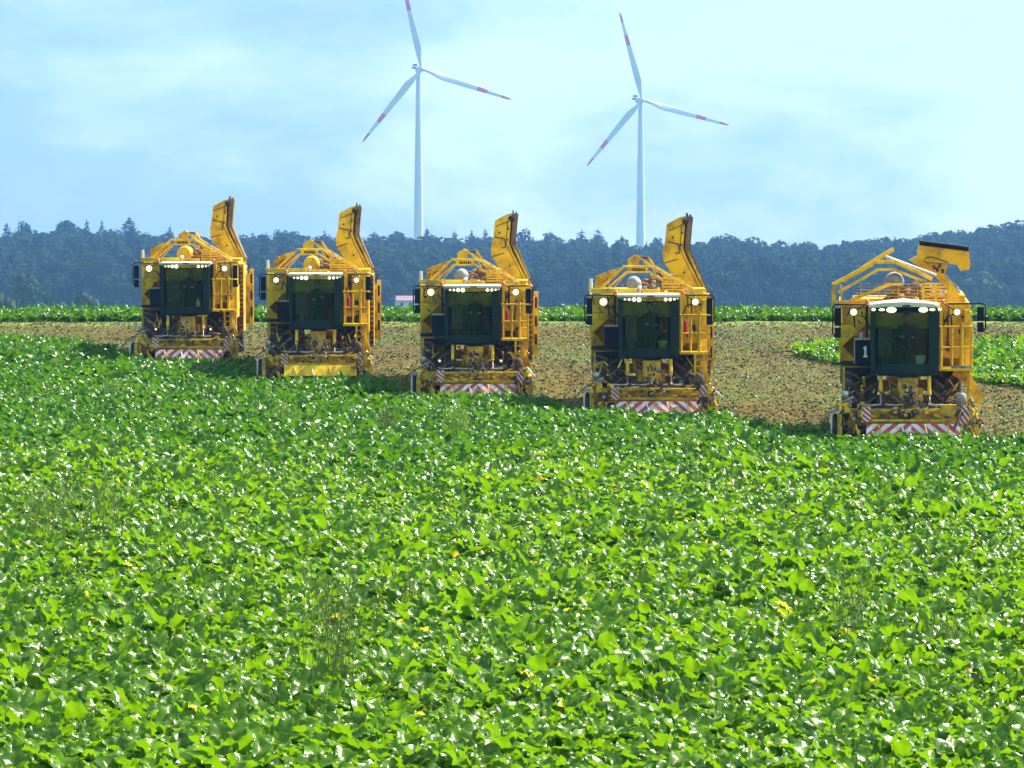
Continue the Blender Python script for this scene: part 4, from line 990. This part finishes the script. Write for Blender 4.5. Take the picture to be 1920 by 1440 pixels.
    if v['board']:
        hazard(-.92, 1.12, .06, .38, .145, 1.0, ho, .10, R(-38), center=.06).location = (0, .02, .24)
    else:
        q = MB(); q.box((.1, .10, .43), (2.05, .03, .36), (R(-38), 0, 0)); q.build('front_guard', M['yellow'], ho)
    b1 = hazard(-1.02, -.82, .58, .90, .065, 1.2, ho, .22)
    b2 = hazard(-.09, .09, -.22, .22, .07, 1.2, ho, .15); b2.location = (1.22, .16, .72); b2.rotation_euler = (0, R(14), 0)
    for (x0, x1) in ((-.98, -.60), (-.52, -.10), (.16, .38), (.43, .74)):
        MB().tube([(x0, .5, .94+rr.uniform(-.01, .01)), ((x0+x1)/2, .48, .925), (x1, .5, .94)], .026, 8).build('steel_pipe', M['steel'], ho)
    # lift rams below the cab
    for xx in (-.60, .47):
        rm = MB().cyl((xx, .95, 1.12), (xx, 1.15, 1.55), .045, n=10).build('lift_ram', Y, root)
        MB().cyl((xx+.01, .8, .92), (xx, .95, 1.12), .022, n=8).build('ram_rod', M['steel'], rm)
    q = MB(); q.tube([(-.48, 1.4, 1.48), (-.1, 1.2, 1.20)], .02, 6); q.build('tie_rod', YD, root)
    # cluster of valves, pipes and mud in the middle
    q = MB()
    for _ in range(26):
        cx, cz = rr.gauss(.0, .13), rr.uniform(.62, 1.32)
        if rr.random() < .5: q.box((cx, rr.uniform(.35, .8), cz), (rr.uniform(.04, .12), .1, rr.uniform(.05, .14)), (rr.uniform(-.4, .4), rr.uniform(-.5, .5), 0))
        else: q.cyl((cx, rr.uniform(.3, .6), cz), (cx+rr.uniform(-.08, .08), rr.uniform(.3, .6), cz+rr.uniform(.05, .16)), rr.uniform(.015, .035), n=7)
    tag(q.build('valve_block', M['mud'], ho), kind='stuff')
    q = MB()
    for _ in range(9):
        cx, cz = rr.uniform(-.12, .3), rr.uniform(.7, 1.3); q.cyl((cx, .33, cz), (cx+rr.uniform(-.05, .05), .36, cz+rr.uniform(.03, .09)), rr.uniform(.012, .03), n=7)
    tag(q.build('fitting', M['grey'], ho), kind='stuff')
    q = MB()
    for _ in range(14):
        x0 = rr.uniform(-1.2, 1.2); z0 = rr.uniform(.9, 1.25); x1 = x0 + rr.uniform(-.4, .4)
        q.tube([(x0, .9, z0), ((x0+x1)/2, .75, z0+rr.uniform(-.2, -.05)), (x1, .85, rr.uniform(.85, 1.2))], .014, 5)
    tag(q.build('hose', M['hose'], ho), kind='stuff')
    q = MB()
    for _ in range(16):
        cx = rr.uniform(-1.3, 1.3); q.box((cx, rr.uniform(.95, 1.25), rr.uniform(.7, 1.0)), (rr.uniform(.08, .28), .15, rr.uniform(.05, .16)), (0, rr.uniform(-.3, .3), 0))
    tag(q.build('gearbox', M['mud'], ho), kind='stuff')
    # row units: share, skid, wheel per row
    for k in range(6):
        xx = -1.25 + k*.5
        q = MB(); q.beam([(xx-.08, .15), (xx, .45)], .05, .55, .65); q.box((xx, .35, .20), (.07, .45, .06), (R(18), 0, rr.uniform(-.1, .1))); q.box((xx+.08, .5, .35), (.10, .22, .18), (0, rr.uniform(-.4, .4), 0))
        q.build('row_unit', YD, ho)
        q = MB(); q.lathe([(-.03, .02), (-.03, .10), (0, .12), (.03, .10), (.03, .02)], (xx+.17, .30, .30), 'x', 14); q.build('feeler_wheel', M['mud'] if k % 2 else YD, ho)
        q = MB(); q.tube([(xx+.1, .15, .52), (xx+.14, .02, .38), (xx+.20, -.02, .22)], .018, 6); q.build('feeler_tine', Y if k != 2 else M['white'], ho)
    for sx_ in (-1, 1):
        q = MB()
        for _ in range(22):
            cx = sx_*rr.uniform(1.0, 1.55); cz = rr.uniform(.18, 1.0)
            if rr.random() < .5: q.box((cx, rr.uniform(0, .5), cz), (rr.uniform(.04, .16), .08, rr.uniform(.04, .2)), (rr.uniform(-.5, .5), rr.uniform(-.8, .8), 0), rr.randint(0, 2))
            else: q.cyl((cx, rr.uniform(0, .4), cz), (cx+rr.uniform(-.12, .12), rr.uniform(0, .4), cz+rr.uniform(-.2, .2)), rr.uniform(.012, .03), n=7, mi=rr.randint(0, 2))
        tag(q.build('linkage', [YD, M['mud'], M['hose']], ho), kind='stuff')
    q = MB()
    for _ in range(24):
        cx = rr.uniform(-.95, 1.1); q.box((cx, rr.uniform(.36, .5), rr.uniform(.62, .84)), (rr.uniform(.05, .22), .1, rr.uniform(.02, .07)), (0, rr.uniform(-.3, .3), 0), rr.randint(0, 2))
    tag(q.build('cleaning_flail', [YD, M['mud'], Y], ho), kind='stuff')
    for (lx, lz) in ((-1.20, .66), (1.42, .62)): 
        if last or v['big']: lamp(ho, lx, .02, lz, .05, M['grey'], name='position_lamp')
    if last: MB().box((1.53, .03, .64), (.07, .03, .06)).build('reflector', M['red'], ho)
    # left depth wheel + guard
    q = MB(); q.lathe([(-.05, .10), (-.06, .27), (-.03, .33), (.03, .33), (.06, .27), (.05, .10)], (-1.60, .45, .42), 'x', 22); q.build('gauge_wheel', M['hose'], ho)
    q = MB(); q.bx(-1.70, -1.665, .2, .26, .25, .80); q.bx(-1.53, -1.50, .1, .16, .15, .72); q.build('wheel_guard', M['white'], ho)
    q = MB(); q.box((-1.62, .3, .82), (.20, .3, .05), (0, R(-12), 0)); q.build('guard_top', M['grey'], ho)
    q = MB(); q.lathe([(-.10, .02), (-.10, .07), (.08, .08), (.10, .04)], (-1.38, .35, 1.16), 'z', 12); q.box((-1.30, .4, 1.0), (.12, .14, .2)); q.cyl((-1.45, .3, 1.0), (-1.2, .3, 1.12), .03, n=7); q.build('hydraulic_motor', M['steel'], ho)
    q = MB(); q.prism([(-1.42, .98), (-1.30, .90), (-1.22, .72), (-1.30, .66), (-1.38, .78)], .16, .22); q.prism([(-1.5, .95), (-1.36, 1.02), (-1.30, .97), (-1.42, .90)], .18, .24); q.build('bracket_arm', Y, ho)
    q = MB(); q.prism([(1.30, .98), (1.40, .86), (1.44, .55), (1.36, .60), (1.28, .80)], .16, .22); q.prism([(1.46, .7), (1.56, .62), (1.54, .2), (1.46, .2)], .2, .3); q.build('bracket_arm', Y, ho)
    q = MB(); q.lathe([(-.12, .03), (-.12, .10), (.1, .11), (.14, .04)], (1.15, .35, 1.08), 'z', 12); q.box((1.18, .42, .95), (.16, .14, .18)); q.build('hydraulic_motor', M['mud'] if not last else M['grey'], ho)
    # feeler rods at both sides
    q = MB(); q.tube([(-1.45, .3, 1.0), (-1.72, .1, .85), (-2.02, 0, .50), (-2.03, 0, .42)] if not last else [(-1.45, .3, .95), (-1.7, .2, .90), (-2.15, .1, .84)], .018, 6); q.build('row_marker_rod', M['mud'] if not last else YD, ho)
    q = MB(); q.tube([(1.40, .3, .98), (1.50, .2, .84), (1.72, 0, .64), (1.75, 0, .67)] if not last else [(1.45, .3, .95), (1.66, .1, .93), (1.8, .1, .93)], .022, 6); q.build('row_marker_rod', M['cream'] if not last else Y, ho)
    if not last:
        q = MB(); q.tube([(.70, .3, .82), (1.0, .25, .94)], .025, 6); q.build('swing_arm', Y, ho)
        if v['low']:
            for lx in (-.95, .70): lamp(ho, lx, .85, 1.12, .035, M['lampwarm'])
    # ---------------- driver and cab clutter (things of their own)
    mat = root.matrix_basis
    mat = Matrix.Translation((x, D, z)) @ Euler((R(2.65), 0, yaw)).to_matrix().to_4x4()
    p = mat @ Vector((-.02, 1.98, cz0+.06))
    pr = make_person('person', p, yaw, v['driver'], v['lean'], v['arm'])
    if v['item']:
        kind, col = v['item']
        ip = mat @ Vector((.28, 1.45, cz0+.062))
        o = empty(kind, ip, (0, 0, yaw)); tag(o, v['item_label'], kind)
        q = MB()
        if kind == 'bucket': q.lathe([(0, .002), (0, .09), (.26, .12), (.26, .112), (.02, .085), (.02, .002)], (0, 0, .1), 'z', 16)
        else: q.lathe([(0, .002), (0, .06), (.2, .06), (.26, .03), (.31, .03), (.31, .002)], (0, 0, .1), 'z', 14)
        q.build(kind + '_body', M[col], o)
        q = MB(); q.tube([(-.115 if kind == 'bucket' else .03, 0, .35), (0, -.03, .42), (.115 if kind == 'bucket' else .07, 0, .28)], .006, 5); q.build('handle', M['steel'], o)
        MB().bx(-.15, .15, -.12, .12, 0.0, .1).build('mat', M['dark'], o)
    return root

HV = [
 dict(px=348, D=104.0, gy=690, yaw=1.5, label='leftmost beet harvester, at the far left end of the row', v=dict(seed=1, last=False, board=True, cap='yellow', big=True, ext=False, low=True, lean=.0, arm=0, item=('bottle', 'bucket_white'), item_label='white bottle on the cab floor of the leftmost harvester', driver='driver in dark clothes behind the windscreen of the leftmost harvester', heap='beets in the bunker of the leftmost harvester')),
 dict(px=594, D=97.7, gy=722, yaw=1.5, label='second beet harvester from the left, plain yellow front guard without stripes', v=dict(seed=2, last=False, board=False, cap='yellow', big=False, ext=True, low=False, lean=-.03, arm=1, item=None, item_label='', driver='driver with raised right hand in the harvester with the plain yellow guard', heap='beets in the bunker of the harvester with the plain yellow guard')),
 dict(px=890, D=92.2, gy=764, yaw=0.0, label='middle beet harvester, third of the five, nearest the small house', v=dict(seed=3, last=False, board=True, cap='grey', big=True, ext=True, low=True, lean=.02, arm=0, item=None, item_label='', driver='driver in dark clothes in the cab of the middle harvester', heap='beets in the bunker of the middle harvester')),
 dict(px=1224, D=85.0, gy=797, yaw=-1.0, label='fourth beet harvester from the left, before the right wind turbine tower', v=dict(seed=4, last=False, board=True, cap='grey', big=True, ext=True, low=False, lean=-.02, arm=0, item=('bucket', 'bucket_yellow'), item_label='yellow green bucket inside the cab of the fourth harvester', driver='driver in dark clothes beside the yellow green bucket', heap='beets in the bunker of the fourth harvester from the left')),
 dict(px=1704, D=75.8, gy=841, yaw=-5.5, label='rightmost and nearest beet harvester with number 1 on its box and lowered elevator', v=dict(seed=5, last=True, board=True, cap='grey', big=False, ext=False, low=False, lean=.0, arm=0, item=('bucket', 'bucket_white'), item_label='whitish bucket inside the cab of the harvester numbered 1', driver='driver in dark clothes in the harvester numbered 1', heap='beets behind the bars of the harvester numbered 1')),
]
for h in HV: make_harvester(h['px'], h['D'], h['gy'], R(h['yaw']), h['label'], h['v'])

# ------------------------------------------------------------------ beet crop
def leaf_geo(rng_, elev, petl, bl, bw, az_, droop, nseg=7):
    """one beet leaf: petiole strip and a ruffled blade; returns verts, faces, rib values"""
    V, F, Rb = [], [], []
    ca, sa = math.cos(az_), math.sin(az_)
    def place(rr, side, up): return (ca*rr - sa*side, sa*rr + ca*side, up)
    # centreline
    rr, zz, e = 0.02, 0.0, elev; pts = [(rr, zz, e)]
    steps = 3 + nseg; 
    for i in range(steps):
        L = petl/3 if i < 3 else bl/nseg
        if i >= 2: e -= droop/(steps-2)
        rr += math.cos(e)*L; zz += math.sin(e)*L; pts.append((rr, zz, e))
    b0 = 0
    for i in range(4):
        r_, z_, e_ = pts[i]; w = .012
        for sd in (-w, w): V.append(place(r_, sd, z_)); Rb.append(0.0)
    for i in range(3): F.append((i*2, i*2+1, i*2+3, i*2+2))
    base = len(V); ph = rng_.uniform(0, 6.28); fr = rng_.uniform(6, 13); tw = rng_.uniform(-.25, .25)
    for i in range(nseg+1):
        r_, z_, e_ = pts[3+i]; t = i/nseg
        w = bw/2*(math.sin(PI*min(1, (t*.93+.07))**.80))**.65 if t < 1 else 0.012
        for j, s in enumerate((-1, -.68, -.34, 0, .34, .68, 1)):
            ruf = (abs(s)**1.6)*(math.sin(ph + t*fr + (0 if s < 0 else 2.1))*bw*.15 + math.sin(ph*3 + t*fr*2.6 + s)*bw*.07) + (abs(s)**.8)*w*(.42) - .012*math.sin(t*fr*1.7 + s*4)*(1-abs(s))
            ux, uz = -math.sin(e_), math.cos(e_)
            side = s*w; lift = ruf + side*tw
            V.append(place(r_ + ux*lift, side*.97, z_ + uz*lift)); Rb.append(abs(s))
    for i in range(nseg):
        for j in range(6):
            a = base + i*7 + j; F.append((a, a+1, a+8, a+7))
    return V, F, Rb
def leaf_params(rng_, k, n_):
    inner = k/n_
    elev = R(44 + 38*inner + rng_.uniform(-8, 8)); 
    return dict(elev=elev, petl=rng_.uniform(.13, .25), bl=rng_.uniform(.20, .37), bw=rng_.uniform(.12, .24), droop=R(rng_.uniform(40, 105)*(1.1-.45*inner)))
def finish_leaf(name, V, F, Rb, T, mat):
    mb = MB(); mb.v = V; mb.f = [list(f) for f in F]; mb.m = [0]*len(F); mb.sm = [True]*len(F)
    me = mb.mesh(name, mat)
    a = me.attributes.new('rib', 'FLOAT', 'POINT'); a.data.foreach_set('value', Rb)
    a = me.attributes.new('tint', 'FLOAT', 'POINT'); a.data.foreach_set('value', T)
    return me
def plant_mesh(seed, mat, nl=12, nseg=7, yel=.012):
    rg = random.Random(seed); V, F, Rb, T = [], [], [], []
    for k in range(nl):
        p = leaf_params(rg, k, nl); v, f, r_ = leaf_geo(rg, p['elev'], p['petl'], p['bl'], p['bw'], k*2.4 + rg.uniform(-.4, .4), p['droop'], nseg)
        b = len(V); V += v; F += [tuple(i+b for i in q) for q in f]; Rb += r_
        t = rg.uniform(0, 1) if rg.random() > yel else 2.0
        T += [t]*len(v)
    return finish_leaf('beet_plant', V, F, Rb, T, mat)

# uncut crop limits in photograph pixels -> field metres (front edge of the machines)
EDGE = [(-400, 117), (-20, 117), (-18, 115), (X(150, 112), 112.5), (X(245, 105), 104.5), (X(470, 103), 103.4), (X(488, 98), 97.4), (X(716, 97), 96.6), (X(768, 92.5), 91.8), (X(1008, 92), 91.0), (X(1100, 85), 84.6), (X(1345, 84), 83.8), (X(1565, 76), 75.5), (X(1860, 75.5), 75.2), (X(1925, 75), 74.6), (60, 70)]
ex, ey = [e[0] for e in EDGE], [e[1] for e in EDGE]
rs = np.random.RandomState(21)
PL = []
def grid_plants(x0f, x1f, y0, y1, inside, step=0.315):
    out = []; y = y0
    while y < y1:
        a, b = x0f(y), x1f(y); x = a + rs.uniform(0, step)
        while x < b:
            q = (x + rs.uniform(-.10, .10), y + rs.uniform(-.10, .10))
            if inside(*q): out.append(q)
            x += step
        y += step
    return out
main = grid_plants(lambda y: -(y*.148+2.2), lambda y: y*.148+2.2, 31.5, 118, lambda x, y: y < np.interp(x, ex, ey))
# the 300 largest in view become single plants with leaves as parts
def inview(x, y):
    u = 960 + x/y*FPX; v_ = 575 + (CAMZ - gz1(x, y) - .35)/y*FPX
    return -15 < u < 1935 and v_ < 1455
main.sort(key=lambda q: q[1])
near = []; rest = []
for q in main:
    if len(near) < 300 and inview(*q): near.append(q)
    else: rest.append(q)
def lay(name, pts, protos, label, smin=.62, smax=1.14, lean=.11):
    a = np.array(pts); z = gz(a[:, 0], a[:, 1]); k = len(a)
    P = np.stack([a[:, 0], a[:, 1], z-.02], 1)
    # each plant spun at random, then leaned by the wind towards the right and the camera
    sp, tx, ty = rs.uniform(0, 6.28, k), rs.normal(lean, .13, k), rs.normal(lean, .13, k)
    Ro = np.array([(Euler((p, q_, 0)).to_matrix() @ Euler((0, 0, w)).to_matrix()).to_euler()[:] for p, q_, w in zip(tx, ty, sp)])
    vig = 1 + .10*np.sin(a[:, 0]*.9 + a[:, 1]*.31) + .08*np.sin(a[:, 1]*.8 - a[:, 0]*.4)
    s = rs.uniform(smin, smax, k)*vig; S = np.stack([s, s, s*rs.uniform(.88, 1.12, k)], 1)
    return scatter(name, P, Ro, S, rs.randint(0, len(protos), k), protos, label)
pr_near = [plant_mesh(100+i, M['leaf'], 12, 8, .045) for i in range(9)]
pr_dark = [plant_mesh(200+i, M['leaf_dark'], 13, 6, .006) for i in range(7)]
def tone(x, y):      # band of shade painted as darker leaf colour beyond a wavering line
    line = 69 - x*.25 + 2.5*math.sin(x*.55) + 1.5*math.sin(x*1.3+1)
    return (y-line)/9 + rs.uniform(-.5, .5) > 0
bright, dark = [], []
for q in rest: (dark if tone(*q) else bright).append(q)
lay('sugar_beet_crop', bright, pr_near, 'bright green glossy beet leaves filling the foreground field')
lay('shade_painted_beet_crop', dark, pr_dark, 'uncut beet leaves just before the harvesters, shade painted in as deeper green', .72, 1.08, .05)
strip = grid_plants(lambda y: -(y*.16+3), lambda y: y*.16+3, 129.6, 140, lambda x, y: y > 129.6 + .5*math.sin(x*.8), 0.36)
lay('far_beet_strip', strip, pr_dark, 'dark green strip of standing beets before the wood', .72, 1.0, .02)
def in_patch(x, y):
    u = 960 + x/y*FPX; g_ = 575 + (CAMZ-gz1(x, y))/y*FPX
    lo = np.interp(u, [1478, 1500, 1560, 1700, 1800, 1920, 2100], [660, 670, 684, 700, 714, 730, 747])
    hi = np.interp(u, [1478, 1520, 1600, 2100], [660, 654, 650, 650])
    return u > 1480 and hi < g_ < lo
patch = grid_plants(lambda y: y*.075, lambda y: y*.16+6, 96, 126, in_patch, 0.34)
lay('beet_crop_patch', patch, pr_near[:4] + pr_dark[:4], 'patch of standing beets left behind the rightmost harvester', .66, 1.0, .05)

# single plants in front: leaf meshes shared, every leaf its own object
leafs = []
rg = random.Random(5)
for k in range(26):
    p = leaf_params(rg, (k % 13), 13); v, f, r_ = leaf_geo(rg, p['elev'], p['petl'], p['bl'], p['bw'], 0.0, p['droop'], 10)
    t = rg.uniform(0, 1)
    leafs.append(finish_leaf('leaf', v, f, r_, [t]*len(v), M['leaf']))
v, f, r_ = leaf_geo(rg, R(40), .2, .26, .17, 0, R(80), 10); leafY = finish_leaf('leaf', v, f, r_, [2.0]*len(v), M['leaf'])
GP = 'sugar beet plants nearest the camera'
for (x, y) in near:
    r = empty('sugar_beet_plant', (x, y, gz1(x, y)-.02), (Euler((rg.gauss(.09, .12), rg.gauss(.09, .12), 0)).to_matrix() @ Euler((0, 0, rg.uniform(0, 6.28))).to_matrix()).to_euler())
    s = rg.uniform(1.0, 1.38); r.scale = (s, s, s)
    tag(r, 'leafy sugar beet plant in the closed green canopy at the bottom of the photo', 'beet plant', GP)
    for k in range(13):
        me = leafs[(k + 13*rg.randint(0, 1))] if rg.random() > .012 else leafY
        o = bpy.data.objects.new('leaf', me); C.objects.link(o); o.parent = r
        o.rotation_euler = (0, 0, k*2.4 + rg.uniform(-.4, .4))

# ------------------------------------------------------------------ leaf litter on the lifted ground
def scrap(seed):
    rg = random.Random(seed); q = MB()
    for _ in range(3):
        a = rg.uniform(0, 6.28); c = Vector((rg.uniform(-.12, .12), rg.uniform(-.12, .12), .02)); L, w = rg.uniform(.05, .13), rg.uniform(.02, .045)
        d = Vector((math.cos(a), math.sin(a), rg.uniform(0, .5))); e = Vector((-math.sin(a), math.cos(a), rg.uniform(-.5, .5)))
        q.add([c-d*L/2-e*w, c-d*L/2+e*w, c+Vector((0, 0, .03))+e*w*1.2, c+Vector((0, 0, .03))-e*w*1.2, c+d*L/2+e*w*.6, c+d*L/2-e*w*.6], [(0, 1, 2, 3), (3, 2, 4, 5)])
    return q
M['straw'] = plain('dry_leaf_scrap', (0.15, 0.14, 0.018), 0.8, var=.2)
M['scrapg'] = plain('green_leaf_scrap', (0.09, 0.14, 0.012), 0.6, var=.2)
M['scrapb'] = plain('brown_clod', (0.135, 0.092, 0.026), 0.9, var=.2)
sp = [scrap(i).mesh('scrap', M[('straw', 'scrapg', 'straw', 'scrapb', 'scrapg', 'scrapb')[i]]) for i in range(6)]
LP = []
y0s = 74.5
for _ in range(52000):
    y = rs.uniform(74.5, 128.6); x = rs.uniform(-(y*.15+3), y*.15+3)
    if y > np.interp(x, ex, ey)-.3: LP.append((x, y))
a = np.array(LP); z = gz(a[:, 0], a[:, 1]); k = len(a)
s = rs.uniform(.28, .75, k)
green = np.sin(a[:, 0]*.45+1)*np.sin(a[:, 1]*.3) + rs.uniform(-1, 1, k)
idx = np.where(green > .15, rs.choice([1, 4], k), rs.choice([0, 2, 3, 5], k))
scatter('leaf_litter', np.stack([a[:, 0], a[:, 1], z+.01], 1), np.stack([rs.uniform(-.3, .3, k), rs.uniform(-.3, .3, k), rs.uniform(0, 6.28, k)], 1), np.stack([s, s, s], 1), idx, sp, 'chopped leaf scraps and clods lying on the harvested brown ground')

# ------------------------------------------------------------------ weeds standing out of the crop
def weed(px, ybase, D, h, w, n_, mat, label, loose=False):
    x = X(px, D); r_ = random.Random(int(px)); q = MB()
    for _ in range(n_):
        bx_, by_ = r_.gauss(0, w*.28), r_.gauss(0, w*.25); hh = h*r_.uniform(.55, 1.0); lx, ly = r_.uniform(-.12, .12)*h, r_.uniform(-.1, .1)*h
        p = [(bx_, by_, 0), (bx_+lx*.3, by_+ly*.3, hh*.5), (bx_+lx, by_+ly, hh)]
        q.tube(p, .0045, 4)
        for k in range(10):
            t = r_.uniform(.45, 1.0); c = Vector(p[1]).lerp(Vector(p[2]), (t-.45)/.55); d = Vector((r_.uniform(-1, 1), r_.uniform(-1, 1), r_.uniform(.2, 1.4))).normalized()*r_.uniform(.04, .09)
            e = d.orthogonal().normalized()*r_.uniform(.004, .010)
            q.add([c-e, c+d*.5+e*1.4, c+d, c+d*.5-e*1.4], [(0, 1, 2, 3)])
    o = q.build('weed_clump', M[mat], None, (x, D, gz1(x, D))); tag(o, label, 'weeds', 'tall weeds standing in the beet crop')
weed(620, 1330, 41.0, 1.75, .75, 46, 'weed', 'tallest thin olive seeding weed clump in the left centre foreground')
weed(90, 1010, 56.5, 1.25, 1.1, 40, 'weed', 'wide faint weed clump nearest the left edge of the field')
weed(200, 1010, 57.0, 1.35, .8, 34, 'weed', 'second weed clump from the left edge, right of the wide faint one')
weed(1590, 1230, 45.0, 1.15, .5, 26, 'weed', 'thin leaning weed clump in the right foreground')
weed(1775, 1260, 44.0, .95, .4, 14, 'weed', 'sparse weed stalks right of the thin leaning clump')
weed(770, 1150, 47.5, .95, .3, 12, 'weed', 'few thin stalks right of the tallest weed clump')
weed(535, 800, 80.0, .85, .55, 60, 'weed_light', 'pale yellow green tuft in the dark crop before the second harvester')
weed(858, 815, 77.5, .95, .6, 60, 'weed_light', 'pale yellow green tuft in the crop before the middle harvester')
weed(216, 745, 92.0, .75, .5, 40, 'weed_light', 'small pale tuft in the dark crop at the left')
weed(1297, 850, 72.0, .85, .35, 34, 'weed_light', 'narrow pale tuft before the fourth harvester')
weed(720, 820, 77.0, 1.0, .4, 30, 'weed', 'dark narrow weed left of the middle pale tuft')
weed(1548, 810, 77.2, .75, .2, 24, 'weed', 'upright green weed at the left front corner of the numbered harvester')

# ------------------------------------------------------------------ haze
hm = bpy.data.materials.new('haze_air'); hm.use_nodes = True
hn = hm.node_tree.nodes; hn.clear()
ho = hn.new('ShaderNodeOutputMaterial'); hv = hn.new('ShaderNodeVolumePrincipled')
hv.inputs['Color'].default_value = (0.24, 0.52, 1.0, 1); hv.inputs['Density'].default_value = 0.00021; hv.inputs['Anisotropy'].default_value = 0.2
hm.node_tree.links.new(hv.outputs[0], ho.inputs['Volume'])
zmin = float(GZ.min())
q = MB(); q.bx(-1050, 1050, -400, 2450, zmin-1.5, 215)
hz_ = q.build('haze', hm); tag(hz_, 'thin blue air between the field and the distant wood', kind='stuff')
